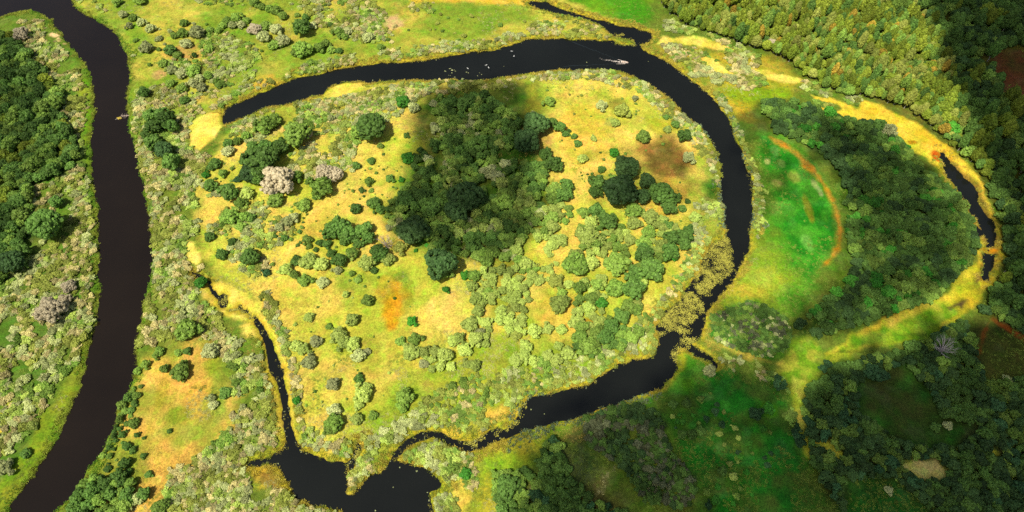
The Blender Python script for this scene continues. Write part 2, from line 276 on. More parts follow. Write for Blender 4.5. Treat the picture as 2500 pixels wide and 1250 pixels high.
def foliage(name, col, col2, trans=.22, vary=.35):
    """leaf material: hue and value drift from plant to plant and across each crown"""
    m = bpy.data.materials.new(name); nt, N, L = nodes(m)
    o = N.new('ShaderNodeOutputMaterial'); b = N.new('ShaderNodeBsdfPrincipled'); tr = N.new('ShaderNodeBsdfTranslucent'); ms = N.new('ShaderNodeMixShader')
    oi = N.new('ShaderNodeObjectInfo'); tc = N.new('ShaderNodeTexCoord'); nz = N.new('ShaderNodeTexNoise')
    nz.inputs['Scale'].default_value = 2.6; nz.inputs['Detail'].default_value = 4
    ad = N.new('ShaderNodeVectorMath'); ad.operation = 'ADD'; L.new(tc.outputs['Object'], ad.inputs[0]); L.new(oi.outputs['Location'], ad.inputs[1]); L.new(ad.outputs[0], nz.inputs['Vector'])
    a1 = N.new('ShaderNodeMath'); a1.operation = 'MULTIPLY_ADD'; a1.inputs[1].default_value = .9; a1.inputs[2].default_value = -.2
    L.new(nz.outputs[0], a1.inputs[0])
    a2 = N.new('ShaderNodeMath'); a2.operation = 'MULTIPLY_ADD'; a2.inputs[1].default_value = .6; L.new(oi.outputs['Random'], a2.inputs[0]); L.new(a1.outputs[0], a2.inputs[2])
    mx = N.new('ShaderNodeMix'); mx.data_type = 'RGBA'; mx.clamp_factor = True
    L.new(a2.outputs[0], mx.inputs[0]); mx.inputs[6].default_value = (*col, 1); mx.inputs[7].default_value = (*col2, 1)
    wn = N.new('ShaderNodeTexWhiteNoise'); wn.noise_dimensions = '1D'; L.new(oi.outputs['Random'], wn.inputs['W'])
    mr = N.new('ShaderNodeMapRange'); mr.inputs[3].default_value = 1-vary; mr.inputs[4].default_value = 1+vary; L.new(wn.outputs['Value'], mr.inputs[0])
    sc = N.new('ShaderNodeVectorMath'); sc.operation = 'SCALE'; L.new(mx.outputs[2], sc.inputs[0]); L.new(mr.outputs[0], sc.inputs['Scale'])
    L.new(sc.outputs[0], b.inputs['Base Color']); L.new(sc.outputs[0], tr.inputs['Color'])
    b.inputs['Roughness'].default_value = .65; b.inputs['Specular IOR Level'].default_value = .2
    ms.inputs[0].default_value = trans; L.new(b.outputs[0], ms.inputs[1]); L.new(tr.outputs[0], ms.inputs[2]); L.new(ms.outputs[0], o.inputs[0])
    return m

# ------------------------------------------------------------------ terrain
def axis(lo, hi, step, far_lo, far_hi):
    a = list(np.arange(lo, hi+step*.5, step)); d = step
    while a[-1] < far_hi: d *= 1.22; a.append(a[-1]+d)
    d = step; b = []; v = lo
    while v > far_lo: d *= 1.22; v -= d; b.append(v)
    return np.array(b[::-1]+a)
GX = axis(-400, 400, .85, -7000, 7000); GY = axis(62, 462, .85, -7000, 9000)
XX, YY = np.meshgrid(GX, GY); fx = XX.ravel(); fy = YY.ravel()
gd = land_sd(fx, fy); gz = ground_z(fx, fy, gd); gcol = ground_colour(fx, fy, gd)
nx, ny = len(GX), len(GY)
me = bpy.data.meshes.new('ground'); nv = nx*ny
me.vertices.add(nv); me.vertices.foreach_set('co', np.stack([fx, fy, gz], 1).ravel().astype(np.float32))
i0 = (np.arange(ny-1)[:, None]*nx+np.arange(nx-1)[None, :]).ravel()
q = np.stack([i0, i0+1, i0+1+nx, i0+nx], 1).astype(np.int32)
me.loops.add(q.size); me.loops.foreach_set('vertex_index', q.ravel())
me.polygons.add(len(q)); me.polygons.foreach_set('loop_start', np.arange(0, q.size, 4, dtype=np.int32))
me.polygons.foreach_set('use_smooth', np.ones(len(q), bool)); me.update(calc_edges=True)
ca = me.color_attributes.new('sward', 'FLOAT_COLOR', 'POINT')
ca.data.foreach_set('color', np.concatenate([gcol, np.ones((nv, 1))], 1).ravel().astype(np.float32))
gm = bpy.data.materials.new('meadow'); nt, N, L = nodes(gm)
o = N.new('ShaderNodeOutputMaterial'); b = N.new('ShaderNodeBsdfPrincipled'); at_ = N.new('ShaderNodeAttribute'); at_.attribute_name = 'sward'
tc = N.new('ShaderNodeTexCoord')
def noise(scale, detail, rough=.6):
    n = N.new('ShaderNodeTexNoise'); n.inputs['Scale'].default_value = scale; n.inputs['Detail'].default_value = detail; n.inputs['Roughness'].default_value = rough
    L.new(tc.outputs['Object'], n.inputs['Vector']); return n
n1 = noise(1.3, 4, .7); n2 = noise(.28, 4, .6); n3 = noise(4, 3)
m1 = N.new('ShaderNodeMapRange'); m1.inputs[1].default_value = .25; m1.inputs[2].default_value = .75; m1.inputs[3].default_value = .42; m1.inputs[4].default_value = 1.56; L.new(n1.outputs[0], m1.inputs[0])
m2 = N.new('ShaderNodeMapRange'); m2.inputs[1].default_value = .3; m2.inputs[2].default_value = .7; m2.inputs[3].default_value = .84; m2.inputs[4].default_value = 1.18; L.new(n2.outputs[0], m2.inputs[0])
mm = N.new('ShaderNodeMath'); mm.operation = 'MULTIPLY'; L.new(m1.outputs[0], mm.inputs[0]); L.new(m2.outputs[0], mm.inputs[1])
sc = N.new('ShaderNodeVectorMath'); sc.operation = 'SCALE'; L.new(at_.outputs['Color'], sc.inputs[0]); L.new(mm.outputs[0], sc.inputs['Scale'])
gr = N.new('ShaderNodeMix'); gr.data_type = 'RGBA'; gr.blend_type = 'MULTIPLY'; gr.inputs[7].default_value = (.72, 1.02, .7, 1)
m3 = N.new('ShaderNodeMapRange'); m3.inputs[1].default_value = .5; m3.inputs[2].default_value = .72; L.new(n2.outputs[0], m3.inputs[0])
L.new(m3.outputs[0], gr.inputs[0]); L.new(sc.outputs[0], gr.inputs[6]); L.new(gr.outputs[2], b.inputs['Base Color'])
b.inputs['Roughness'].default_value = .9; b.inputs['Specular IOR Level'].default_value = .1
bp = N.new('ShaderNodeBump'); bp.inputs['Strength'].default_value = .55; bp.inputs['Distance'].default_value = .35
L.new(n1.outputs[0], bp.inputs['Height']); L.new(bp.outputs[0], b.inputs['Normal']); L.new(b.outputs[0], o.inputs[0])
me.materials.append(gm)
tag(obj('ground', me), 'flat green and yellow floodplain meadow laced by dark river arms', kind='structure')

# ------------------------------------------------------------------ water
def water_mat(name, col, rough):
    m = bpy.data.materials.new(name); nt, N, L = nodes(m)
    o = N.new('ShaderNodeOutputMaterial'); b = N.new('ShaderNodeBsdfPrincipled')
    tc = N.new('ShaderNodeTexCoord'); n1 = N.new('ShaderNodeTexNoise'); n1.inputs['Scale'].default_value = .9; n1.inputs['Detail'].default_value = 3
    n0 = N.new('ShaderNodeTexNoise'); n0.inputs['Scale'].default_value = .02; n0.inputs['Detail'].default_value = 3
    mx = N.new('ShaderNodeMix'); mx.data_type = 'RGBA'; mx.inputs[6].default_value = (*[v*.55 for v in col], 1); mx.inputs[7].default_value = (*[v*1.7 for v in col], 1)  # broad colour drift stands in for uneven sky reflection
    L.new(tc.outputs['Object'], n1.inputs['Vector']); L.new(tc.outputs['Object'], n0.inputs['Vector']); L.new(n0.outputs[0], mx.inputs[0]); L.new(mx.outputs[2], b.inputs['Base Color'])
    b.inputs['Roughness'].default_value = rough; b.inputs['IOR'].default_value = 1.333; b.inputs['Specular IOR Level'].default_value = .5
    bp = N.new('ShaderNodeBump'); bp.inputs['Strength'].default_value = .06; bp.inputs['Distance'].default_value = .1
    L.new(n1.outputs[0], bp.inputs['Height']); L.new(bp.outputs[0], b.inputs['Normal']); L.new(b.outputs[0], o.inputs[0]); return m
WM1 = water_mat('peaty_water', (.0085, .0056, .0032), .1); WM2 = water_mat('deep_water', (.0066, .0074, .0062), .08)
xs = [at(430, yy) for yy in (1430, 1250, 800, 300, 0, -220)]
div = [(float(a), float(b)) for a, b in xs]
vl = [(x, y, 0) for x, y in div]+[(-520, y, 0) for x, y in div]
vr = [(x, y, 0) for x, y in div]+[(520, y, 0) for x, y in div]
fl = [(i, i+1, i+7, i+6) for i in range(5)]
tag(obj('river', meshdata('river', vl, fl, [WM1])), 'wide dark brown river along the left side', kind='structure')
tag(obj('backwater', meshdata('backwater', vr, [f[::-1] for f in fl], [WM2])), 'dark blue oxbow backwater looping round the meadow', kind='structure')

# ------------------------------------------------------------------ plant meshes
def ico(sub):
    bm = bmesh.new(); bmesh.ops.create_icosphere(bm, subdivisions=sub, radius=1)
    v = np.array([list(x.co) for x in bm.verts]); bm.verts.index_update()
    f = np.array([[x.index for x in p.verts] for p in bm.faces]); bm.free(); return v, f
IV1, IF1 = ico(1); IV2, IF2 = ico(2)
def crown(seed, n=46, hz=.85, zc=1.05, clump=(.2, .34), flat=.9, leaves=420, leaf=.075, taper=0., low=-.55, ragged=.12):
    r = np.random.default_rng(seed); V = []; F = []; M = []; off = 0
    def add(v, f, m):
        nonlocal off
        V.append(v); F.append(f+off); M.append(np.full(len(f), m)); off += len(v)
    core = IV2*np.array([.74, .74, hz*.74]); core = core*(1+r.uniform(-.08, .08, (len(core), 1))); add(core+[0, 0, zc], IF2, 0)
    lob = r.uniform(0, 2*math.pi, 3); amp = r.uniform(.03, ragged, 3)
    cs = []; ga = math.pi*(3-math.sqrt(5))
    for i in range(n):
        z = low+(1-low)*(i+.5)/n; z = min(1, z+r.uniform(-.06, .06)); rr = math.sqrt(max(0, 1-z*z)); a = i*ga+r.uniform(-.35, .35)
        k = 1+sum(amp[j]*math.cos((j+2)*a+lob[j]) for j in range(3))+r.uniform(-.09, .09)
        tp = 1-taper*max(0, z)
        R = r.uniform(*clump); cx = rr*math.cos(a)*k*(1-R*.8)*tp; cy = rr*math.sin(a)*k*(1-R*.8)*tp; cz = z*hz*(1-R*.5)
        cs.append((cx, cy, cz, R))
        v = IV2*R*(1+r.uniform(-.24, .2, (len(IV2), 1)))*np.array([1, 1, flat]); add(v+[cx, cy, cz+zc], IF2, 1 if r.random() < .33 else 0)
    q = []
    for i in range(leaves):
        cx, cy, cz, R = cs[r.integers(len(cs))]
        d = r.normal(size=3); d[2] = abs(d[2])*.8+.1 if r.random() < .75 else d[2]; d /= np.linalg.norm(d)
        p = np.array([cx, cy, cz+zc])+d*R*np.array([1, 1, flat])*r.uniform(.95, 1.22)
        u = r.normal(size=3); u /= np.linalg.norm(u); w = np.cross(u, d+r.normal(size=3)*.5); w /= np.linalg.norm(w)+1e-6
        l = leaf*r.uniform(.6, 1.4); q.append(np.array([p-u*l, p-w*l*.6, p+u*l, p+w*l*.6]))
    q = np.array(q).reshape(-1, 3); f4 = np.arange(len(q)).reshape(-1, 4)
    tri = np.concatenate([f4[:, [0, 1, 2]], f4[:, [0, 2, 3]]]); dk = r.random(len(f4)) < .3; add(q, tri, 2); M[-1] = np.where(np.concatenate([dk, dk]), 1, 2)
    return np.concatenate(V), np.concatenate(F), np.concatenate(M)
def tube_pts(pts, radii, sides=6):
    V = []; F = []
    for k, (p, r) in enumerate(zip(pts, radii)):
        p = np.array(p, float)
        d = np.array(pts[min(k+1, len(pts)-1)], float)-np.array(pts[max(k-1, 0)], float); d /= np.linalg.norm(d)+1e-9
        u = np.cross(d, [0.3, .9, .2]); u /= np.linalg.norm(u); w = np.cross(d, u)
        for j in range(sides):
            a = 2*math.pi*j/sides; V.append(p+(u*math.cos(a)+w*math.sin(a))*r)
    for k in range(len(pts)-1):
        for j in range(sides):
            a = k*sides+j; b_ = k*sides+(j+1) % sides; F += [(a, b_, b_+sides), (a, b_+sides, a+sides)]
    F += [(0, j+1, j) for j in range(1, sides-1)]; e = (len(pts)-1)*sides; F += [(e, e+j, e+j+1) for j in range(1, sides-1)]
    return V, F
def bundle(tubes):
    V = []; F = []
    for v, f in tubes:
        o_ = len(V); V += list(v); F += [tuple(i+o_ for i in t) for t in f]
    return V, F
def trunk(seed, h, r0, limbs=5, top=1.):
    r = random.Random(seed); T = []
    T.append(tube_pts([(0, 0, -.12), (0, 0, .04), (r.uniform(-.03, .03), 0, h*.5), (r.uniform(-.06, .06), r.uniform(-.06, .06), h), (0, 0, h*1.25)], [r0*1.5, r0*1.15, r0*.9, r0*.65, r0*.2], 7))
    for i in range(limbs):
        a = i*2.4+r.random(); l = r.uniform(.4, .62)*top
        T.append(tube_pts([(0, 0, h*r.uniform(.6, .95)), (math.cos(a)*l*.5, math.sin(a)*l*.5, h*1.12), (math.cos(a)*l, math.sin(a)*l, h*1.12+.3*top)], [r0*.5, r0*.32, r0*.1], 5))
    return bundle(T)

PAL = {  # base, second tone
 'dark':   ((.082, .178, .030), (.135, .245, .042)),
 'deep':   ((.046, .104, .028), (.076, .146, .036)),
 'mid':    ((.160, .290, .040), (.250, .370, .060)),
 'mint':   ((.310, .420, .076), (.410, .490, .105)),
 'bright': ((.040, .250, .020), (.100, .320, .032)),
 'silver': ((.310, .360, .120), (.420, .440, .190)),
 'pale':   ((.500, .420, .250), (.590, .510, .340)),
 'olive':  ((.240, .290, .048), (.340, .365, .070)),
 'tan':    ((.400, .360, .135), (.500, .440, .190)),
 'lime':   ((.140, .225, .020), (.270, .320, .030)),
 'gold':   ((.360, .260, .026), (.460, .325, .045)),
 'teal':   ((.042, .125, .040), (.075, .170, .056)),
 'ash':    ((.105, .132, .056), (.165, .182, .085)),
}
WORD = dict(dark='dark green', deep='blackish green', mid='mid green', mint='light green', bright='bright green', silver='silvery green', pale='pale beige', olive='olive green', tan='tan grey', lime='yellow green', gold='golden yellow', teal='blue green', ash='ash grey')
FM = {}
for k, (a, b_) in PAL.items():
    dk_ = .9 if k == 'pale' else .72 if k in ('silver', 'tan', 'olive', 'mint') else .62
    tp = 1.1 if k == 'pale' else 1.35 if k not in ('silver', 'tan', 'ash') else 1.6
    FM[k] = [foliage('leaves_'+k, a, b_), foliage('leaf_clumps_'+k, [v*dk_ for v in a], [v*(dk_+.06) for v in b_]), foliage('leaf_tips_'+k, [min(.75, v*tp) for v in a], [min(.8, v*tp) for v in b_], .3)]  # clumps darkened and tips lightened to put crown depth into the colour
BARK = plain('bark', (.11, .085, .06), .9); PALEBARK = plain('pale_bark', (.42, .38, .32), .85)
DEADWOOD = plain('dead_wood', (.42, .33, .27), .9); GREYWOOD = plain('grey_dead_wood', (.30, .265, .255), .9)
SHAPES = {}
SHAPES['round'] = [crown(100+i, 74, .82, 1.05, (.12, .3), .9, 950, .11, 0, -.55, .3) for i in range(5)]
SHAPES['broad'] = [crown(200+i, 150, .68, .95, (.09, .2), .9, 1300, .07, 0, -.5, .2) for i in range(3)]
SHAPES['tall'] = [crown(300+i, 84, 1.7, 2.35, (.18, .36), 1.15, 700, .15, .38, -.8, .2) for i in range(4)]
SHAPES['bush'] = [crown(400+i, 56, .74, .6, (.12, .3), .85, 800, .11, 0, -.4, .28) for i in range(4)]
SHAPES['scrub'] = [crown(500+i, 46, .46, .3, (.1, .26), .85, 760, .135, 0, -.2, .34) for i in range(5)]
SHAPES['billow'] = [crown(600+i, 130, .72, .8, (.08, .2), 1.0, 1800, .055, 0, -.45, .26) for i in range(2)]
ZC = dict(round=1.05, broad=.95, tall=2.35, bush=.6, scrub=.3, billow=.8)
_crown_cache = {}
def crown_mesh(shape, var, colr):
    key = (shape, var, colr)
    if key not in _crown_cache:
        V, F, M = SHAPES[shape][var]; _crown_cache[key] = meshdata('foliage_'+shape+'_'+colr, V, F, FM[colr], M)
    return _crown_cache[key]
_trunk = {'round': meshdata('trunk_round', *trunk(1, .62, .075), [BARK]), 'broad': meshdata('trunk_broad', *trunk(2, .5, .07, 7), [BARK]),
          'tall': meshdata('trunk_tall', *trunk(3, 1.3, .07, 5, .8), [PALEBARK]), 'billow': meshdata('trunk_billow', *trunk(4, .45, .07, 6), [BARK])}

# ------------------------------------------------------------------ placing plants
PL = []      # dict(shape, colr, x, y, r, px, py, zone)
GRID = {}; CELL = 6.
def reg(x, y, r):
    GRID.setdefault((int(x//CELL), int(y//CELL)), []).append((x, y, r))
def clash(x, y, r, k):
    n = int(math.ceil((r+8)/CELL)); gx, gy = int(x//CELL), int(y//CELL)
    for i in range(gx-n, gx+n+1):
        for j in range(gy-n, gy+n+1):
            for (a, b_, q) in GRID.get((i, j), ()):
                if (a-x)**2+(b_-y)**2 < (k*(r+q))**2: return True
    return False
def add(shape, colr, x, y, r, zone, hand=False, asp=1.):
    px, py = proj(x, y, ZC[shape]*r)
    PL.append(dict(shape=shape, colr=colr, x=x, y=y, r=r, px=px, py=py, zone=zone, hand=hand)); reg(x, y, r)
TYPE = dict(d=('round', 'dark'), k=('broad', 'deep'), D=('broad', 'dark'), g=('bush', 'mid'), m=('bush', 'mint'), b=('bush', 'bright'), s=('bush', 'silver'), S=('billow', 'pale'), o=('bush', 'olive'), t=('bush', 'teal'), e=('bush', 'dark'))
# plants picked out one by one in the photograph: tile origin, then x, y, diameter in tile units (.512 px), kind
HAND = [
 (0, 0, "640,92,45,g 678,115,45,s 720,143,50,s 880,115,45,g 620,133,35,s 760,190,35,s 700,232,65,s 815,245,60,e 850,270,50,g 928,272,30,e 890,215,55,s 785,310,50,g 825,340,50,s 870,355,60,s 925,345,70,g 955,385,50,s 965,425,45,s 868,425,55,g 815,405,45,g 920,405,50,s 1050,412,42,g 995,370,45,g 1000,240,50,g 945,165,70,s 875,165,50,g 835,175,40,g 1005,152,40,g 1045,152,35,g 1065,125,45,g 1090,105,50,g 1130,90,55,g 1110,130,40,s 1150,125,45,s 1175,105,40,g 1215,145,60,S 1215,20,50,g 690,445,50,d 880,485,45,e 715,555,58,d 770,545,62,d 730,610,74,d 790,580,80,d 820,605,62,d 730,680,74,d 700,650,45,d 785,720,88,k 820,780,80,d 1178,655,45,g 1092,690,50,e 1135,680,45,g 1090,728,60,s 1205,705,55,d 1220,760,95,k 1200,830,105,k 1175,765,30,b 1030,785,60,e 1010,805,40,e 985,838,38,b 1067,835,42,g 1135,862,35,t 1010,893,66,e 980,888,40,s 1093,920,88,d 1150,975,60,g 1180,930,70,m 1098,1040,84,g 1170,1045,60,g 1200,1045,45,e 1153,1087,50,g 1003,1135,50,e 1110,1160,45,e 275,970,56,d 225,1080,150,D 105,170,66,S 1060,1220,60,e 560,15,50,g 670,10,55,g 590,75,40,s"),
 (620, 0, "40,40,40,g 75,50,40,g 110,60,50,g 140,85,45,g 208,78,30,g 230,140,78,d 282,128,42,s 247,92,35,e 362,120,28,e 405,160,55,g 450,155,45,s 430,180,40,g 545,185,55,s 235,245,90,g 205,260,50,g 315,235,55,g 345,215,45,g 370,245,40,g 408,250,30,e 605,232,32,g 60,130,60,g 110,150,60,s 100,220,60,g 50,185,60,s 140,200,70,s 60,600,90,g 100,580,70,g 45,620,70,g 710,490,70,b 762,520,55,s 560,610,140,D 500,640,80,g 590,610,70,g 370,570,35,s 205,645,125,g 250,640,62,S 125,700,80,d 30,770,160,D 60,720,80,d 20,840,90,d 115,870,146,S 340,835,90,S 385,838,80,S 320,900,116,g 205,850,60,g 105,960,80,g 240,985,72,g 292,948,30,e 490,797,35,e 560,772,40,e 618,740,15,e 728,650,30,e 603,700,35,g 550,870,45,g 650,857,40,e 515,910,32,e 560,912,25,g 735,760,64,b 705,860,30,b 487,1000,55,e 575,975,65,e 600,1005,50,e 220,1110,26,e 105,1133,20,e 147,1140,35,e 165,1060,60,s 195,1045,50,s 125,1090,50,s 255,1150,50,g 210,1175,18,e 265,1180,30,g 297,1195,28,e 405,1085,90,d 370,1110,80,d 440,1110,80,d 350,1170,46,e 320,1165,40,e 435,1150,60,e 480,1135,60,e 525,1100,70,d 545,1140,60,d 500,1170,50,e 370,1215,45,e 410,1235,50,e 470,1215,65,g 595,1210,72,d 700,1190,60,o 773,1200,22,b 825,1175,20,b 205,1240,45,e 1015,945,150,k 970,1010,110,k 760,1100,144,k 720,960,90,D 1130,820,70,s 1160,850,70,s 1100,830,60,s 1200,790,60,s 1180,880,70,m 1060,1020,60,m 1090,1090,60,m 1170,690,60,m 850,1000,80,D 800,940,70,D 1000,500,70,D 900,590,60,m"),
 (1240, 0, "130,600,116,k 88,680,124,k 210,590,52,d 250,610,50,d 275,645,35,e 315,658,28,e 333,690,38,e 290,630,20,e 355,765,48,m 408,665,35,m 445,512,55,s 195,490,60,g 545,535,75,o 510,590,50,m 605,475,30,s 756,563,28,e 798,600,40,e 760,622,42,m 840,650,60,d 645,660,70,g 445,815,40,e 440,735,12,e 425,880,78,d 415,920,60,d 505,735,50,b 565,800,112,k 535,915,156,k 660,870,74,k 500,855,45,g 180,740,60,d 215,790,70,d 160,790,40,d 235,800,55,d 225,910,84,g 260,935,70,d 215,950,70,g 285,930,50,d 280,890,60,d 290,1000,40,g 275,1025,16,e 270,1060,42,g 215,1040,60,g 385,1130,120,m 360,1020,60,g 400,1070,70,m 420,1010,70,d 475,1060,84,d 530,1080,16,e 525,1120,50,m 523,1168,28,e 600,1010,80,g 600,1070,70,m 680,1040,84,m 640,940,80,k 730,930,112,d 770,990,70,d 765,1080,45,d 800,950,50,d 830,1000,40,e 855,965,25,e 890,1040,60,m 670,1110,70,g 650,1160,80,g 650,1210,80,d 780,1140,70,d 770,1210,80,d 840,1130,70,d 860,1100,50,d 840,1170,60,d 580,1150,60,m 210,1090,70,m 250,1150,70,m 320,1230,80,m 30,1000,45,m 65,930,55,m 100,975,70,m 30,1060,50,m 85,1095,60,g 130,1060,55,g 40,1200,70,m 55,1160,50,m 120,560,50,s 860,760,60,s"),
 (620, 610, "200,60,46,e 60,112,40,t 265,60,90,m 325,75,70,m 370,25,40,e 410,55,62,d 470,25,60,m 400,105,45,s 155,100,60,m 197,125,45,g 245,150,65,g 330,160,62,s 470,120,30,g 498,147,35,g 540,70,80,m 575,103,35,e 605,30,70,d 640,50,70,m 440,220,38,m 545,248,60,g 265,325,50,m 470,340,66,m 360,370,32,g 405,410,84,m 470,450,76,m 430,450,70,m 297,440,60,s 240,480,60,m 265,538,70,s 205,465,55,m 500,510,70,s 540,490,35,s 380,645,64,s 503,618,50,e 520,690,92,m 540,660,50,m 500,745,50,m 492,812,60,m 570,792,46,g 205,722,42,b 293,680,18,e 385,770,65,s 385,830,90,g 365,860,60,g 917,197,34,b 755,347,50,b 672,237,15,e 700,440,50,g 770,430,66,g 750,490,82,m 815,490,56,m 865,490,60,m 910,510,80,m 940,560,50,m 890,560,50,m 810,548,48,s 850,573,38,m 950,440,60,m 980,430,60,m 1010,480,72,m 1060,430,70,m 1080,400,45,s 1030,360,80,m 1010,1070,60,b 1210,1130,110,D 720,710,90,g 710,750,60,g 890,75,150,k 1040,180,60,m 1060,240,66,m 1070,300,60,m 1110,60,70,g 1050,130,60,g 1010,130,50,b 1180,300,60,m 1170,340,60,m 900,110,90,g"),
 (1240, 610, "320,75,120,g 85,75,70,m 115,130,55,m 230,155,72,o 255,210,50,g 290,170,50,m 365,160,55,m 445,145,60,m 395,65,80,m 520,70,120,g 510,190,92,g 600,190,100,d 680,100,112,d 650,30,84,d 775,20,80,b 245,265,92,m 335,300,60,m 385,280,60,m 400,240,70,g 325,345,82,m 445,260,60,b 70,360,40,m 120,395,72,m 190,380,60,m 255,385,55,m 85,465,66,m 240,465,46,m 40,530,70,m 80,510,60,m 120,540,60,m 190,510,62,m 285,500,70,m 230,530,60,m 345,420,82,g 380,470,92,g 430,410,90,g 490,370,72,d 540,320,70,d 570,280,72,g 610,290,60,g 460,420,80,D 785,742,46,e 850,735,44,e 828,885,46,e 875,885,50,e 915,868,46,e 1020,1058,48,e 815,790,22,b 830,825,28,b 805,825,24,b 1180,785,62,t 1240,760,60,b 960,580,60,s 600,120,80,d"),
 (1860, 610, "880,843,44,s 822,850,48,e 510,850,74,d 885,780,60,d 1165,625,46,s 425,155,72,b 520,590,80,t 560,600,70,t 290,570,40,t 310,550,40,t 30,760,60,b 1120,720,60,d 600,1150,40,s"),
 (1860, 0, "45,215,50,S 430,85,60,G 515,135,56,G 610,215,40,G 640,130,50,G 430,165,46,G 600,300,50,G 260,80,50,G 335,140,50,G 600,630,80,s 560,600,60,D 480,620,80,D 350,700,60,D 520,1140,84,g 900,620,80,b"),
 (0, 610, "865,585,92,g 790,573,42,g 900,490,40,e 855,495,40,g 1078,685,60,e 1010,712,44,s 1020,745,44,s 700,553,45,g 660,580,40,g 245,290,130,S 335,180,66,S 310,250,70,S 900,390,110,g 960,160,56,b 1195,40,80,D 765,490,50,g 640,830,60,g 610,940,44,e 575,1080,64,d 600,1020,50,d 520,1045,36,e 405,1130,66,g 445,1155,74,d 455,1105,60,g 505,1115,62,d 610,1175,72,d 655,1195,66,s 690,1165,58,d 480,1160,50,g 560,1200,50,g 770,1230,80,g 130,975,50,e 30,1040,84,s 60,60,120,k 715,1075,36,e 1010,490,80,s 750,510,40,g 655,700,40,g 585,745,50,g 640,960,36,e 550,955,20,e 620,1060,36,e"),
]
TYPE['G'] = ('tall', 'gold')
for (ox, oy, txt) in HAND:
    for it in txt.split():
        a, b_, dd, ty = it.split(','); px = ox+float(a)*.512; py = oy+float(b_)*.512
        sh, cl = TYPE[ty]; r = float(dd)*.512*mpp(py)/2*(.93 if ty in 'gmsbe' else .97)
        if sh == 'bush' and r > 7 : sh = 'broad'
        if sh == 'round' and r > 6.5: sh = 'broad'
        if sh == 'tall': r *= .62
        x, y = at(px, py, ZC[sh]*r); add(sh, cl, float(x), float(y), r, 'hand', True)
HANDN = len(PL)
CLEAR = [W(p) for p in (
 "465,310 500,285 530,278 548,290 545,312 520,345 490,370 462,360", "784,232 830,206 895,207 830,240", "486,707 520,690 550,693 600,720 640,740 642,765 660,796 680,826 690,860 705,900 712,960 724,1040 735,1085 716,1080 690,1070 680,1060 674,990 668,945 648,915 646,868 638,826 598,816 590,800 610,788 570,780 530,764",
 "458,590 475,595 495,640 480,660 460,640", "1600,112 1620,95 1700,93 1795,125 1740,128 1640,108", "1708,143 1735,145 1795,188 1750,182", "1830,170 1880,175 1965,200 1870,192",
 "1980,235 2090,265 2110,250 2150,258 2230,300 2300,350 2360,400 2395,450 2425,520 2443,590 2440,640 2420,700 2380,750 2330,790 2270,820 2180,840 2100,860 2020,880 2010,865 2070,830 2130,790 2180,775 2260,755 2310,710 2350,660 2385,650 2380,600 2370,540 2330,460 2280,410 2230,370 2190,335 2170,310 2110,300 2060,290 1990,270 2050,265",
 "1985,1080 2020,1085 2058,1118 2030,1122", "2190,1140 2230,1125 2280,1125 2305,1150 2300,1172 2240,1172", "2408,1096 2424,1092 2442,1108 2436,1118 2410,1116", "1735,838 1880,885 1920,905 1945,850 1918,882 1800,868",
 "1930,830 1980,825 2010,870 1990,930 1962,950 1952,1000 1975,1120 1935,1000 1925,940 1900,910", "2085,945 2200,895 2265,960 2290,1025 2390,1045 2330,1095 2200,1085 2095,1015", "2060,1180 2180,1170 2260,1250 2260,1400 2060,1400",
 "2395,800 2500,845 2600,900 2600,930 2400,930 2380,860", "2420,130 2480,120 2600,140 2600,300 2440,240", "2520,838 2420,778 2395,815 2378,885 2392,885 2416,795 2520,860", "620,1150 660,1140 690,1165 700,1195 640,1190",
 "1185,1000 1225,985 1245,1000 1240,1018 1200,1030", "1100,1175 1130,1170 1142,1220 1105,1215", "112,66 135,78 172,110 165,118 130,98 118,86", "1290,-10 1300,14 1230,16 1100,8 1000,10 1000,-10", "1880,340 1992,420 2057,560 2052,612 1985,672 2038,560 1990,445", "1080,1048 1110,1043 1120,1060 1085,1062")]
def fill(zone, poly, tries, rmin, rmax, sep, mix, prob=1., edge=1.5, patch=14, maxn=99999):
    w = W(poly); lo = w.min(0); hi = w.max(0)
    x = RNG.uniform(lo[0], hi[0], tries); y = RNG.uniform(lo[1], hi[1], tries)
    sd = sdf(x, y, w)+(fbm(x, y, 9, 2, 77)-.5)*5
    ok = (sd < 0) & (land_sd(x, y) > edge)
    clr = np.full(x.shape, 1e3)
    for cpoly in CLEAR: np.minimum(clr, sdf_near(x, y, cpoly, 9), out=clr)
    ok &= clr > rmin*.7; lsd = land_sd(x, y)
    if prob < 1:
        n = fbm(x, y, patch, 3, 88); ok &= n > np.quantile(n, 1-prob)
    x = x[ok]; y = y[ok]; clr = clr[ok]; lsd = lsd[ok]
    sz = fbm(x, y, 22, 2, 66)
    keys = [m[0] for m in mix]; wt = np.array([m[1] for m in mix], float); wt /= wt.sum(); cum = np.cumsum(wt)
    tone = fbm(x, y, 12, 2, 99)*.75+RNG.random(len(x))*.25; tr = np.argsort(np.argsort(tone))/max(1, len(x))
    cnt = 0
    for i in range(len(x)):
        r = rmin+(rmax-rmin)*min(1, max(0, random.random()**1.6*.75+(sz[i]-.35)*.6))
        r = min(r, max(rmin*.8, min(clr[i]*1.15, lsd[i]*.95)))
        if clash(x[i], y[i], r, sep): continue
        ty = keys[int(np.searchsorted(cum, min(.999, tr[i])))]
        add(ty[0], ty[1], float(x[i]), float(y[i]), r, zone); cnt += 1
        if cnt >= maxn: break
    return cnt
SCR = [(('scrub', 'olive'), 3), (('scrub', 'tan'), 2.4), (('scrub', 'silver'), 3), (('scrub', 'mint'), 1.6), (('scrub', 'mid'), .8)]
SCRG = [(('scrub', 'silver'), 2.5), (('scrub', 'mint'), 3), (('scrub', 'olive'), 2), (('scrub', 'mid'), 1.6), (('scrub', 'tan'), .6)]
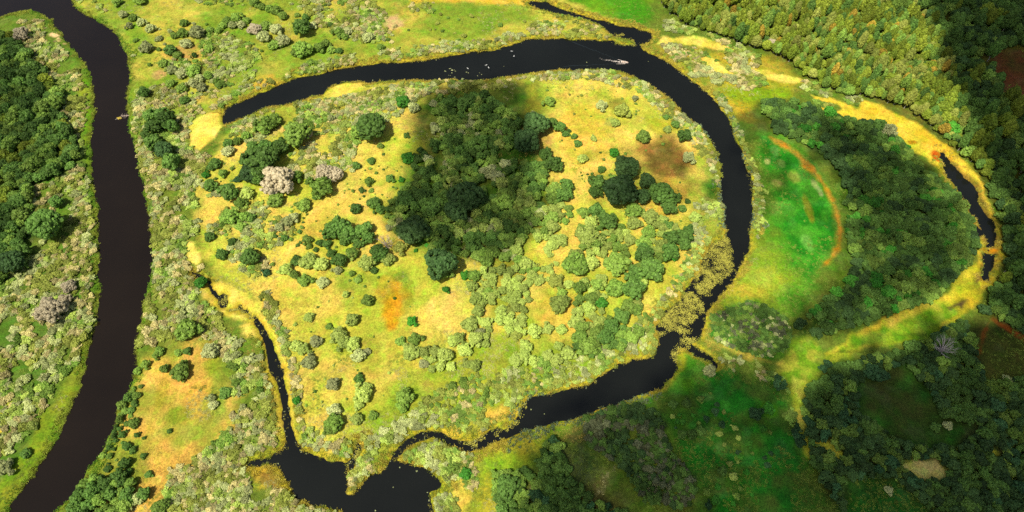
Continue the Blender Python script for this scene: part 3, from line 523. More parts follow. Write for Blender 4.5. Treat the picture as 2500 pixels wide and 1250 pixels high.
SCRA = [(('round', 'deep'), 3), (('round', 'dark'), 3), (('round', 'ash'), 2.4), (('scrub', 'ash'), 1.2), (('bush', 'dark'), 1)]
SCRD = [(('scrub', 'silver'), 2), (('scrub', 'tan'), 2.6), (('scrub', 'olive'), 2.5), (('scrub', 'mid'), .6)]
DRK = [(('round', 'dark'), 4), (('round', 'deep'), 1.6), (('round', 'mid'), 1.5), (('broad', 'dark'), .8)]
# closed woods
fill('left bank wood', "-260,90 0,112 40,92 70,150 120,190 150,250 165,310 195,360 195,400 150,440 90,455 78,480 78,560 60,650 0,700 -260,740", 9000, 2.4, 5.2, .6, [(('round', 'dark'), 4), (('round', 'mid'), 2.4), (('broad', 'dark'), 1.2), (('round', 'lime'), .7)])
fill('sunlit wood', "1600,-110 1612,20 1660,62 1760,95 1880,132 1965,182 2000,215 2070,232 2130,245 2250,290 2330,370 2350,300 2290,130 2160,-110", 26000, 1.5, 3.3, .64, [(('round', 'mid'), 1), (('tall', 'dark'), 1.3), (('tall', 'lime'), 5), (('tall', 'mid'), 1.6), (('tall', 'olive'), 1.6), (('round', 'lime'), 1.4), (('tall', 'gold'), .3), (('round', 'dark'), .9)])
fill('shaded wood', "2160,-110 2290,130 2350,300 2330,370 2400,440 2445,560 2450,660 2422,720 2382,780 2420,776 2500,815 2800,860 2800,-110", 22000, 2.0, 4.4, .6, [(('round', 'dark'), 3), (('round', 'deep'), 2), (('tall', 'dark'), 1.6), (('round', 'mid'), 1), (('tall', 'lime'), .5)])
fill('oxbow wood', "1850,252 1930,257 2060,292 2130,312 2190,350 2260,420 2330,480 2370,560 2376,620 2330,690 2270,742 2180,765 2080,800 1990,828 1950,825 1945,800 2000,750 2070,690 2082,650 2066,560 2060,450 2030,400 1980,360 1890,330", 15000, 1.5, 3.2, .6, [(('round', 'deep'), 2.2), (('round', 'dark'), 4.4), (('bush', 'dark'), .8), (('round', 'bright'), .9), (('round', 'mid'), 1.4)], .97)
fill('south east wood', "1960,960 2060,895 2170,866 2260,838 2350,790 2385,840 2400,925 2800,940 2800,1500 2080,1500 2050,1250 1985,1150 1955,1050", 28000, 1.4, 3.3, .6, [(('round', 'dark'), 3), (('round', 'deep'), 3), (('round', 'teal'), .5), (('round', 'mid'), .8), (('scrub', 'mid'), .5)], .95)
fill('middle grove', "1060,250 1180,240 1260,290 1262,400 1330,420 1320,530 1250,640 1190,650 1110,620 1010,600 945,560 950,500 1000,460 1010,390 1060,360", 4500, 1.7, 3.3, .64, [(('round', 'dark'), 3.4), (('round', 'mid'), 3.4), (('round', 'mint'), .8), (('bush', 'silver'), .7)], .9)
fill('south grove', "1310,1100 1350,1080 1400,1190 1520,1260 1520,1350 1310,1350", 2200, 1.5, 3., .6, [(('round', 'dark'), 3), (('round', 'teal'), .6), (('round', 'mid'), .6)])
fill('south grove', "1210,1170 1290,1150 1310,1250 1320,1350 1220,1350", 700, 1.5, 3., .62, [(('round', 'dark'), 3), (('round', 'mid'), 2)])
fill('river bank trees', "200,1180 250,1160 340,1185 360,1300 170,1300", 500, 1.6, 3.6, .66, [(('round', 'dark'), 3), (('round', 'mid'), 2)], .8)
# light willow groves on the island
fill('island willows', "1420,560 1560,530 1660,560 1650,620 1560,700 1560,760 1480,800 1400,800 1380,720 1500,640 1420,620", 1300, 1.7, 3.4, .68, [(('round', 'mint'), 3.4), (('bush', 'mint'), 1.5), (('round', 'mid'), 2)], .46)
fill('island willows', "1170,640 1300,640 1300,700 1200,760 1180,900 1060,900 990,850 1000,820 1100,850 1160,790", 1300, 1.5, 3.1, .7, [(('bush', 'mint'), 4), (('round', 'mint'), 1), (('bush', 'mid'), 1)], .40)
fill('island willows', "1300,520 1400,500 1420,600 1330,640 1290,620", 420, 1.5, 3., .7, [(('bush', 'mint'), 3), (('round', 'mid'), 2)], .55)
fill('island willows', "1240,660 1400,640 1400,720 1480,740 1440,860 1300,900 1240,880", 1200, 1.4, 3., .7, [(('bush', 'mint'), 4), (('bush', 'olive'), 1), (('round', 'mid'), 1)], .33)
fill('island willows', "1420,800 1520,760 1560,800 1540,850 1440,880 1400,860", 700, 1.5, 3., .64, [(('round', 'dark'), 1.4), (('round', 'mid'), 2), (('scrub', 'silver'), 1)], .85)
# willow scrub
fill('scrub', "45,58 105,50 140,100 200,185 212,240 205,330 205,400 226,480 236,560 236,680 220,800 205,830 190,890 140,940 80,1060 0,1120 -260,1180 -260,740 0,700 60,650 78,560 78,480 90,455 150,440 195,400 195,360 165,310 150,250 120,190 70,150", 15187, 1.07, 2.52, 0.54, SCR, .9)
fill('scrub', "330,225 420,208 480,250 540,262 480,290 455,330 460,365 520,385 490,430 482,480 490,560 455,590 500,650 482,690 530,765 595,800 640,830 655,900 680,960 685,1090 600,1112 560,1060 580,930 540,860 450,830 345,850 345,790 375,660 370,580 350,440 330,350", 12656, 0.98, 2.35, 0.53, SCR, .88)
fill('scrub', "415,1160 560,1060 600,1120 600,1145 620,1185 700,1205 760,1240 820,1262 820,1400 400,1400 400,1250", 5400, 0.98, 2.18, 0.53, SCR, .92)
fill('scrub', "470,285 545,255 640,220 763,180 927,150 1100,130 1180,120 1240,105 1280,90 1300,55 1400,58 1500,72 1490,95 1380,92 1290,84 1160,98 930,128 760,152 620,195 540,220 470,205", 7087, 0.98, 2.10, 0.54, SCR, .78)
fill('scrub', "548,315 640,272 730,252 840,238 1000,206 1250,196 1240,218 1050,235 960,270 860,290 760,300 600,335", 5400, 0.98, 2.18, 0.54, SCR, .82)
fill('scrub', "1240,192 1460,172 1560,198 1640,250 1720,335 1757,400 1764,470 1750,450 1705,370 1640,300 1560,232 1460,196 1300,200", 4050, 0.98, 2.18, 0.53, SCR, .95)
fill('scrub', "1700,490 1770,500 1770,570 1716,650 1650,750 1604,865 1445,932 1290,970 1180,1052 1060,1058 970,1102 880,1130 860,1085 960,1040 1100,935 1250,905 1400,885 1520,825 1600,755 1670,640", 12656, 0.90, 2.10, 0.54, SCRG, .86)
fill('scrub', "640,690 690,760 705,850 725,900 740,1000 745,1040 800,1075 860,1085 850,1125 740,1092 715,1050 700,950 680,870 655,790 640,740", 3712, 0.90, 2.02, 0.54, SCR, .88)
fill('scrub', "560,330 640,290 740,300 880,260 1000,240 960,330 840,370 760,400 720,380 600,350", 2193, 0.98, 2.52, 0.60, SCRG, .55)
fill('scrub', "780,340 880,330 860,420 770,440 700,420 710,380", 843, 0.98, 2.35, 0.56, SCR, .85)
fill('scrub', "500,470 640,480 720,560 660,680 560,660 520,600", 2700, 0.98, 2.52, 0.62, SCRG, .42)
fill('scrub', "480,80 560,85 640,130 625,200 560,215 500,200 400,175 420,150 490,140", 1856, 0.98, 2.35, 0.58, SCRG, .8)
fill('scrub', "740,-60 850,-60 960,60 960,108 880,105 790,70 730,20", 2531, 0.98, 2.35, 0.58, SCR, .85)
fill('scrub', "180,-60 740,-60 740,10 560,20 420,20 250,40 190,10", 1518, 0.98, 2.18, 0.68, SCRG, .4)
fill('scrub', "990,-60 1060,0 1060,40 1010,30", 202, 0.98, 2.18, 0.58, SCR)
fill('scrub', "1610,110 1700,120 1770,172 1760,215 1690,190 1640,150", 1518, 0.98, 2.35, 0.54, SCRD, .9)
fill('scrub', "1770,125 1850,150 1872,215 1820,225 1775,200", 1181, 1.15, 2.52, 0.54, SCRD, .9)
fill('scrub', "1620,40 1700,70 1860,140 1840,160 1740,100 1620,80", 1350, 0.98, 2.35, 0.56, SCRG, .8)
fill('scrub', "1950,195 2060,225 2110,240 2090,262 2050,245 1960,225", 675, 0.98, 2.35, 0.56, SCRG, .9)
fill('scrub', "1985,248 2045,262 2050,272 1995,264", 270, 0.98, 1.85, 0.50, [(('scrub', 'mid'), 2), (('scrub', 'olive'), 2)])
fill('scrub', "1750,222 1795,290 1825,380 1858,440 1860,560 1845,600 1838,520 1815,400 1780,300 1745,240", 2531, 0.90, 2.02, 0.54, [(('scrub', 'silver'), 2), (('scrub', 'mid'), 2), (('scrub', 'olive'), 2), (('scrub', 'mint'), 1)], .9)
fill('scrub', "970,1117 1060,1074 1150,1105 1165,1190 1120,1205 1085,1170 1000,1132", 2193, 0.90, 2.02, 0.53, SCRG, .92)
fill('scrub', "1062,1205 1120,1205 1110,1300 1065,1300", 506, 0.90, 1.85, 0.53, SCRG)
fill('scrub', "1735,775 1830,738 1920,780 1937,850 1880,880 1800,858 1745,832", 2025, 0.82, 1.76, 0.53, [(('scrub', 'dark'), 4), (('scrub', 'mid'), 2), (('scrub', 'silver'), .9), (('scrub', 'ash'), 1.5)], .98)
fill('scrub', "1425,1012 1520,985 1600,1018 1640,1100 1692,1180 1680,1238 1580,1232 1525,1150 1430,1090", 3206, 0.82, 1.93, 0.53, SCRA, .97)
fill('scrub', "1850,560 1870,470 1850,430", 49, 0.82, 1.68, 0.58, SCRG)
fill('scrub', "1880,930 1930,900 1945,1000 1960,1090 1930,1050 1900,1000", 675, 0.98, 2.35, 0.58, [(('scrub', 'teal'), 2), (('scrub', 'mid'), 2)], .8)
fill('scrub', "1740,872 1800,876 1860,890 1905,925 1850,935 1790,910", 589, 0.82, 1.85, 0.58, SCRG, .7)
fill('scrub', "860,1140 900,1110 950,1120 930,1148 890,1165 862,1195 850,1180", 843, 0.82, 1.68, 0.54, SCR, .8)
fill('bank shrubs', "240,1115 300,1000 330,890 350,880 345,960 310,1070 270,1130", 300, .8, 2., .8, [(('bush', 'dark'), 2), (('bush', 'mid'), 2)], .7)
fill('bank shrubs', "300,1040 420,1000 420,1120 330,1160 260,1140", 40, .5, 1.7, 1.25, [(('bush', 'dark'), 2), (('bush', 'mid'), 1)], .6)
fill('meadow shrubs', "320,60 700,40 700,200 500,240 330,210", 90, .8, 2., 1.3, [(('bush', 'mid'), 2), (('bush', 'silver'), 1)], .6)
fill('meadow shrubs', "1000,40 1400,30 1460,80 1160,100 980,120", 60, .7, 1.8, 1.3, [(('bush', 'mid'), 1), (('bush', 'olive'), 2)], .6)
fill('meadow shrubs', "720,620 1000,640 1100,760 1100,860 900,1000 760,1060 720,900 700,720", 190, .35, 1.1, 1.5, [(('bush', 'mid'), 2), (('bush', 'mint'), 2)], .6)
fill('meadow shrubs', "1320,200 1560,230 1660,340 1500,420 1380,420", 120, .35, 1.1, 1.5, [(('bush', 'mid'), 2), (('bush', 'olive'), 1)], .6)
fill('meadow shrubs', "1600,980 1900,950 1980,1240 1720,1240", 120, .7, 1.9, 1.3, [(('bush', 'mid'), 1), (('bush', 'bright'), 1), (('bush', 'teal'), 1), (('bush', 'mint'), 1)], .6)
fill('meadow shrubs', "500,380 640,420 760,520 760,640 640,680 500,600", 320, .4, 1.5, 1.05, [(('bush', 'mid'), 2), (('bush', 'dark'), 1), (('bush', 'mint'), 1)], .7)

fill('meadow shrubs', "760,420 1000,300 1000,440 930,560 860,640 780,620", 160, .35, 1.3, 1.4, [(('bush', 'mid'), 2), (('bush', 'dark'), 1), (('bush', 'bright'), .5)], .7)
fill('meadow shrubs', "1400,420 1700,450 1740,640 1500,620", 140, .35, 1.2, 1.2, [(('bush', 'mid'), 2), (('bush', 'dark'), 1)], .7)
# heights for all
ax_ = np.array([p['x'] for p in PL]); ay_ = np.array([p['y'] for p in PL])
az_ = np.maximum(ground_z(ax_, ay_), .0)
for p, z in zip(PL, az_): p['z'] = float(z); p['pd'] = p['r']*2/mpp(p['py'])
def inframe(p): return -20 < p['px'] < 2520 and -20 < p['py'] < 1270
def is_tree(p): return p['shape'] in ('round', 'broad', 'tall', 'billow')
trees = sorted([p for p in PL if is_tree(p) and inframe(p)], key=lambda p: -p['pd']-(30 if p['hand'] else 0))[:300]
bushes = sorted([p for p in PL if p['shape'] == 'bush' and inframe(p)], key=lambda p: -p['pd']-(30 if p['hand'] else 0))[:300]
for p in trees+bushes: p['solo'] = True

# ------------------------------------------------------------------ labels that single each plant out
LANDMARKS = [(1520,152,'the motorboat'),(965,742,'the bare orange patch'),(500,330,'the western yellow flat'),(965,60,'the bare pinkish patch'),(450,132,'the brown bend patch'),
 (545,735,'the small creek pool'),(703,1060,'the creek mouth'),(860,1190,'the reed spit tip'),(940,595,'the beige dead tree'),(2302,855,'the grey dead tree'),(1620,390,'the brown island patch'),(142,90,'the sandy bank spot'),
 (298,284,'the fallen tree'),(2415,780,'the dirt track fork'),(1745,640,'the upper lily mat'),(1675,765,'the lower lily mat'),(1555,102,'the inlet mouth'),(2250,1148,'the pale oval glade'),(2022,1102,'the narrow yellow glade'),(2425,1106,'the small round glade'),
 (2350,455,'the dark oxbow pool'),(2045,530,'the curving orange strip'),(679,446,'the biggest pale willow'),(800,430,'the island pale willows'),(125,752,'the left bank willow'),(1215,1008,'the south shore sand'),(1690,870,'the small side pool'),(2210,330,'the yellow oxbow flat'),
 (1960,940,'the green sedge channel'),(2150,820,'the green sedge strip'),(2460,190,'the brown clearing'),(1760,170,'the yellow sandy strip'),(475,620,'the pale yellow strip'),(840,222,'the north shore flat'),(480,1010,'the orange field'),(1076,648,'the grove tip tree'),
 (1140,484,'the biggest grove tree'),(1295,330,'the paired dark trees'),(1514,478,'the big island tree'),(115,553,'the left bank oak'),(1085,710,'the lone bright shrub'),(442,910,'the orange field shrub'),(740,72,'the north meadow tree'),(620,390,'the long dark clump'),
 (2070,100,'the golden trees'),(1890,280,'the oxbow wood tip'),(2180,560,'the oxbow wood middle'),(2420,300,'the shaded wood edge'),(60,300,'the left wood middle'),(20,600,'the left wood end'),(2200,1000,'the shaded green clearing'),(1480,1090,'the grey scrub block'),(1820,810,'the grey scrub thicket'),(640,1165,'the yellow pond corner'),(2450,980,'the south wood edge')]
ORD = ['', 'second closest', 'third closest', 'fourth closest', 'fifth closest', 'sixth closest', 'seventh closest', 'eighth closest', 'ninth closest', 'tenth closest', 'eleventh closest', 'twelfth closest', 'thirteenth closest', 'fourteenth closest']
DIRS = ['right of', 'above right of', 'above', 'above left of', 'left of', 'below left of', 'below', 'below right of']
def sizeword(p):
    d = p['pd']; return 'tiny' if d < 13 else 'small' if d < 22 else 'medium' if d < 36 else 'large' if d < 55 else 'huge'
NOUN = dict(round='round tree', broad='spreading tree', tall='slender tree', bush='round bush', billow='billowy willow', scrub='shrub')
def label_all(ps):
    groups = {}
    for p in ps:
        dl = [((p['px']-a)**2+(p['py']-b_)**2, a, b_, n) for a, b_, n in LANDMARKS]; d2, a, b_, n = min(dl)
        p['ld'] = math.sqrt(d2)
        if p['ld'] < 14 and p['pd'] > 20: key = (n,); 
        k = int(round(math.atan2(b_-p['py'], p['px']-a)/(math.pi/4))) % 8
        groups.setdefault((sizeword(p), WORD[p['colr']], NOUN[p['shape']], DIRS[k], n), []).append(p)
    for (sw, cw, nn, dr, n), ps_ in groups.items():
        ps_.sort(key=lambda q: q['ld'])
        for i, q in enumerate(ps_):
            if i == 0 and len(ps_) == 1: q['label'] = f'{sw} {cw} {nn} {dr} {n}'
            elif i == 0: q['label'] = f'{sw} {cw} {nn} closest, {dr} {n}'
            else: q['label'] = f'{sw} {cw} {nn} {ORD[min(i, 13)]}, {dr} {n}'
OWN = [(679,446,'largest pale beige billowy willow with creamy crown on the yellow meadow'),(125,752,'broad pale silvery willow in the scrub beside the left river'),(1076,648,"big dark tree at the lower tip of the shaded grove"),(1140,484,'biggest dark tree in the middle of the shaded grove'),(1514,478,'biggest dark green spreading tree on the right half of the island'),
       (115,553,'big dark oak standing alone in the left bank scrub'),(1085,710,'lone bright green shrub on bare yellow ground right of the orange patch'),(442,910,'large round green shrub alone at the top of the orange field'),(740,72,'dark tree among bushes on the north meadow near the top'),(1006,788,'round bright green shrub alone below and right of the orange patch')]
label_all(trees+bushes)
for a, b_, t_ in OWN:
    q = min(trees+bushes, key=lambda p: (p['px']-a)**2+(p['py']-b_)**2); q['label'] = t_

def inst_rot(p): return random.uniform(0, 6.283)
GRP = {'tree': 'trees on the floodplain', 'bush': 'bushes dotted over the meadows'}
proto = {}
def plant_tree(p):
    var = random.randrange(len(SHAPES[p['shape']])); key = (p['shape'], var, p['colr'])
    nm = {'tall': 'slender_tree', 'billow': 'willow_tree', 'broad': 'spreading_tree'}.get(p['shape'], 'broadleaf_tree')
    sc_ = (p['r']*random.uniform(.94, 1.06), p['r']*random.uniform(.94, 1.06), p['r']*random.uniform(.9, 1.12))
    if key not in proto:
        root = empty(nm); cr = obj('crown', crown_mesh(*key), root); tk = obj('trunk', _trunk[p['shape']], root); proto[key] = (root, cr, tk)
    else:
        r0, c0, t0 = proto[key]; root = r0.copy(); C.objects.link(root)
        for ch in (c0, t0):
            k = ch.copy(); C.objects.link(k); k.parent = root
    root.location = (p['x'], p['y'], p['z']-.05); root.rotation_euler = (0, 0, inst_rot(p)); root.scale = sc_
    tag(root, p['label'], 'tree', GRP['tree'])
def plant_bush(p):
    var = random.randrange(len(SHAPES['bush'])); key = ('bush', var, p['colr'])
    o_ = obj('bush', crown_mesh(*key)); r = p['r']
    o_.location = (p['x'], p['y'], p['z']-.05); o_.rotation_euler = (0, 0, inst_rot(p)); o_.scale = (r*random.uniform(.93, 1.07), r*random.uniform(.93, 1.07), r*random.uniform(.85, 1.15))
    tag(o_, p['label'], 'bush', GRP['bush'])
for p in trees: plant_tree(p)
for p in bushes: plant_bush(p)

# ------------------------------------------------------------------ uncountable vegetation: points + geometry nodes
def scatter(name, label, pts, protos):
    """pts: (x, y, z, sx, sy, sz, rot, idx); protos: list of mesh data"""
    pts = np.asarray(pts, float)
    me = bpy.data.meshes.new(name); n = len(pts); me.vertices.add(n); me.vertices.foreach_set('co', pts[:, :3].ravel().astype(np.float32))
    a = me.attributes.new('scl', 'FLOAT_VECTOR', 'POINT'); a.data.foreach_set('vector', pts[:, 3:6].ravel().astype(np.float32))
    a = me.attributes.new('rot', 'FLOAT', 'POINT'); a.data.foreach_set('value', pts[:, 6].astype(np.float32))
    a = me.attributes.new('idx', 'INT', 'POINT'); a.data.foreach_set('value', pts[:, 7].astype(np.int32))
    ob = obj(name, me); g = bpy.data.node_groups.new(name, 'GeometryNodeTree')
    g.interface.new_socket('Geometry', in_out='INPUT', socket_type='NodeSocketGeometry'); g.interface.new_socket('Geometry', in_out='OUTPUT', socket_type='NodeSocketGeometry')
    N = g.nodes; L = g.links; gi = N.new('NodeGroupInput'); go = N.new('NodeGroupOutput'); jn = N.new('GeometryNodeJoinGeometry')
    def attr(nm, ty):
        k = N.new('GeometryNodeInputNamedAttribute'); k.data_type = ty; k.inputs['Name'].default_value = nm
        return [s for s in k.outputs if s.enabled and s.name == 'Attribute'][0]
    s_a = attr('scl', 'FLOAT_VECTOR'); r_a = attr('rot', 'FLOAT'); i_a = attr('idx', 'INT')
    cx = N.new('ShaderNodeCombineXYZ'); L.new(r_a, cx.inputs['Z'])
    for k, m in enumerate(protos):
        po = bpy.data.objects.new(m.name, m)
        oi = N.new('GeometryNodeObjectInfo'); oi.inputs['Object'].default_value = po; oi.inputs['As Instance'].default_value = True
        cp = N.new('FunctionNodeCompare'); cp.data_type = 'INT'; cp.operation = 'EQUAL'
        ins = [s for s in cp.inputs if s.enabled]; L.new(i_a, ins[0]); ins[1].default_value = k
        ip = N.new('GeometryNodeInstanceOnPoints'); L.new(gi.outputs[0], ip.inputs['Points']); L.new(cp.outputs[0], ip.inputs['Selection'])
        L.new(oi.outputs['Geometry'], ip.inputs['Instance']); L.new(cx.outputs[0], ip.inputs['Rotation']); L.new(s_a, ip.inputs['Scale']); L.new(ip.outputs[0], jn.inputs[0])
    L.new(jn.outputs[0], go.inputs[0]); md = ob.modifiers.new('scatter', 'NODES'); md.node_group = g
    tag(ob, label, kind='stuff'); return ob
def stuff_plants(name, label, ps):
    if not ps: return
    keys = {}; pts = []
    for p in ps:
        var = random.randrange(len(SHAPES[p['shape']])); k = (p['shape'], var, p['colr']); i = keys.setdefault(k, len(keys)); r = p['r']
        pts.append((p['x'], p['y'], p['z']-.05, r*random.uniform(.84, 1.25), r*random.uniform(.84, 1.25), r*(random.uniform(.7, 1.3) if p['shape'] != 'tall' else random.uniform(.6, 1.55)), inst_rot(p), i))
    scatter(name, label, pts, [crown_mesh(*k) for k in keys])
rest = [p for p in PL if not p.get('solo')]
tr = [p for p in rest if is_tree(p)]
stuff_plants('woodland', 'massed crowns of the mixed woods around the river loops', tr)
if tr:   # trunks below those crowns
    tk = []
    tkeys = ['round', 'broad', 'tall', 'billow']
    for p in tr: tk.append((p['x'], p['y'], p['z']-.05, p['r'], p['r'], p['r'], inst_rot(p), tkeys.index(p['shape'])))
    scatter('woodland_trunks', 'massed trunks under the canopy of the woods', tk, [_trunk[k] for k in tkeys])
stuff_plants('willow_scrub', 'mottled grey green willow scrub along the banks', [p for p in rest if not is_tree(p)])

# reeds and sedge along the shores
def blades(seed, n, h, spread, wid):
    r = random.Random(seed); V = []; F = []
    for i in range(n):
        a = r.uniform(0, 6.283); d = spread*math.sqrt(r.random()); x = d*math.cos(a); y = d*math.sin(a); b_ = r.uniform(0, 6.283); hh = h*r.uniform(.55, 1.1)
        lx, ly = r.uniform(-.7, .7)*hh, r.uniform(-.7, .7)*hh; ux, uy = math.cos(b_)*wid, math.sin(b_)*wid; o_ = len(V)
        V += [(x-ux, y-uy, -.1), (x+ux, y+uy, -.1), (x+ux*.8+lx*.4, y+uy*.8+ly*.4, hh*.6), (x-ux*.8+lx*.4, y-uy*.8+ly*.4, hh*.6), (x+lx, y+ly, hh)]
        F += [(o_, o_+1, o_+2, o_+3), (o_+3, o_+2, o_+4)]
    return V, F
RM = [foliage('reed_leaves', (.50, .44, .06), (.64, .52, .10), .4), foliage('sedge_leaves', (.30, .38, .05), (.44, .46, .07), .4), foliage('rush_leaves', (.22, .32, .15), (.32, .40, .22), .4), foliage('grass_leaves', (.16, .36, .03), (.26, .42, .05), .4)]
RP = [meshdata('reed_tuft', *blades(31, 15, .75, .75, .12), [RM[0]]), meshdata('sedge_tuft', *blades(32, 15, .62, .8, .13), [RM[1]]), meshdata('rush_tuft', *blades(33, 15, .9, .75, .12), [RM[2]]), meshdata('grass_tuft', *blades(34, 15, .5, .8, .13), [RM[3]])]
n = 420000; x = RNG.uniform(-370, 370, n); y = RNG.uniform(70, 455, n); d = land_sd(x, y)
px, py = proj(x, y); fr = (px > -150) & (px < 2650) & (py > -120) & (py < 1370)
lim = np.where(px < 420, 3.2, 4.2)+(fbm(x, y, 12, 3, 12)-.5)*10
m = (d > -.25) & (d < lim) & fr & (RNG.random(n) < .6)
for cpoly in CLEAR[:7]: m &= sdf_near(x, y, cpoly, 5) > 0
x = x[m]; y = y[m]; d = d[m]; px = px[m]; py = py[m]
z = np.maximum(ground_z(x, y), -.15); tone = fbm(x, y, 10, 2, 44); pts = []
for i in range(len(x)):
    if px[i] > 2280 and random.random() < .7: continue
    if px[i] < 420: t = 1 if tone[i] < .5 else 3
    elif 1240 < px[i] < 1660 and py[i] > 960: t = 2
    elif px[i] > 1700 and 280 < py[i] < 560 and px[i] < 1900: t = 1 if tone[i] > .55 else 2
    elif px[i] > 1640 and py[i] > 860: t = 1 if tone[i] < .6 else 3
    else: t = 0 if tone[i] < .55 else 1
    k = random.uniform(.7, 1.35); pts.append((x[i], y[i], z[i], k, k, k*random.uniform(.7, 1.2), random.uniform(0, 6.28), t))
scatter('reeds', 'yellow green reed and sedge fringe along every shore', pts, RP)
print('reeds', len(pts), 'plants', len(PL), 'rest', len(rest))

# meadow herbs: low tufts that roughen the sward
HM = [foliage('herb_straw', (.52, .42, .08), (.64, .48, .12), .2, .3), foliage('herb_green', (.24, .36, .045), (.34, .42, .07), .3, .3), foliage('herb_pale', (.46, .46, .16), (.58, .54, .24), .2, .3)]
HP = [meshdata('straw_tuft', *blades(41, 26, .42, .9, .1), [HM[0]]), meshdata('green_tuft', *blades(42, 26, .5, .8, .11), [HM[1]]), meshdata('pale_tuft', *blades(43, 26, .5, .9, .11), [HM[2]])]
n = 60000; px = RNG.uniform(-60, 2560, n); py = RNG.uniform(-40, 1300, n); x, y = at(px, py); d = land_sd(x, y)
den = fbm(x, y, 16, 3, 55); kk = fbm(x, y, 25, 2, 56)
ok = (d > 3) & (den > .5)
for cpoly in CLEAR[:14]: ok &= sdf_near(x, y, cpoly, 5) > 0
x = x[ok]; y = y[ok]; kk = kk[ok]; px = px[ok]; py = py[ok]; z = ground_z(x, y); pts = []
for i in range(len(x)):
    isl = 480 < px[i] < 1760 and 190 < py[i] < 1080 or (340 < px[i] < 580 and py[i] > 850)
    t = (0 if kk[i] < .52 else 1 if kk[i] < .62 else 2) if isl else (1 if kk[i] < .62 else 2)
    if px[i] > 1850 or (px[i] > 1560 and py[i] > 880): t = 1
    k = random.uniform(.6, 1.2); pts.append((x[i], y[i], z[i], k, k, k*.55, random.uniform(0, 6.28), t))
scatter('meadow_herbs', 'low herb and grass tufts over the meadows', pts, HP)

# floating leaves
def pads(seed, n, spread, r0, r1):
    r = random.Random(seed); V = []; F = []
    for i in range(n):
        a = r.uniform(0, 6.283); d = spread*math.sqrt(r.random()); x = d*math.cos(a); y = d*math.sin(a); rr = r.uniform(r0, r1); z = .02+.05*r.random(); tx, ty = r.uniform(-.12, .12), r.uniform(-.12, .12); o_ = len(V); st = r.uniform(0, 6.28)
        V.append((x, y, z))
        for j in range(8):
            b_ = st+j*(5.7/7); u, v = rr*math.cos(b_), rr*math.sin(b_); V.append((x+u, y+v, z+u*tx+v*ty))
        F += [(o_, o_+j, o_+j+1) for j in range(1, 8)]
    return V, F
LM = [foliage('lily_leaves', (.28, .28, .035), (.42, .37, .06), .1), foliage('lily_leaves_pale', (.22, .26, .10), (.34, .35, .17), .1)]
LP = [meshdata('lily_patch', *pads(1, 12, 1.2, .07, .19), [LM[0]]), meshdata('lily_patch', *pads(2, 9, 1., .07, .19), [LM[0]]), meshdata('lily_leaves', *pads(3, 6, .45, .12, .28), [LM[1]])]
MATS = ["1722,600 1770,575 1790,610 1788,660 1760,690 1735,720 1700,730 1680,715 1700,680 1690,660 1712,635", "1640,745 1660,715 1690,715 1715,740 1700,780 1675,815 1640,800 1622,780",
        "1640,850 1665,825 1690,822 1700,835 1730,838 1752,850 1752,862 1720,858 1700,850 1672,858 1655,885 1640,870", "1600,790 1625,760 1640,800 1620,825 1600,820", "1240,1040 1190,1050 1120,1080 1160,1095 1180,1075 1230,1055 1270,1030 1290,975 1275,985",
        "548,690 560,720 600,740 635,775 625,790 590,770 555,755 530,740", "866,1085 890,1098 874,1120 860,1120", "640,800 645,800 648,810 640,810", "640,800 645,800 648,810 640,810", "1120,195 1200,185 1100,165 1060,175 1060,198", "1500,80 1550,95 1548,112 1500,104"]
pts = []
for mi_, mp in enumerate(MATS):
    w = W(mp); lo = w.min(0); hi = w.max(0); ar = (hi-lo).prod(); n = int(ar*(1.6 if mi_ < 4 else 1.1)); x = RNG.uniform(lo[0], hi[0], n); y = RNG.uniform(lo[1], hi[1], n)
    sd = sdf(x, y, w)+(fbm(x, y, 4, 2, 61)-.5)*5; nn = .55*fbm(x, y, 5, 3, 62)+.45*fbm(x, y, 1.7, 2, 64)
    ok = (sd < 0) & (land_sd(x, y) < .6) & ((nn > .44) if mi_ != 9 else (nn > .66))
    for a, b_ in zip(x[ok], y[ok]):
        k = random.uniform(.7, 1.3); pts.append((a, b_, .02, k, k, 1, random.uniform(0, 6.28), 2 if mi_ == 9 else random.randrange(2)))
n = 150000; x = RNG.uniform(-370, 370, n); y = RNG.uniform(70, 455, n); d = land_sd(x, y); px, py = proj(x, y); nn = fbm(x, y, 9, 3, 63)
ok = (d < -.05) & (d > -1.3) & (px > 450) & (px < 2250) & (nn > .5) & (RNG.random(n) < .7) & (px < 2600) & (py > -80) & (py < 1330)
for a, b_ in zip(x[ok], y[ok]):
    k = random.uniform(.3, .75); pts.append((a, b_, .02, k, k, 1, random.uniform(0, 6.28), random.choice((0, 1, 2))))
scatter('water_lilies', 'yellow green lily leaves floating in mats along the backwater', pts, LP)
print('lilies', len(pts))
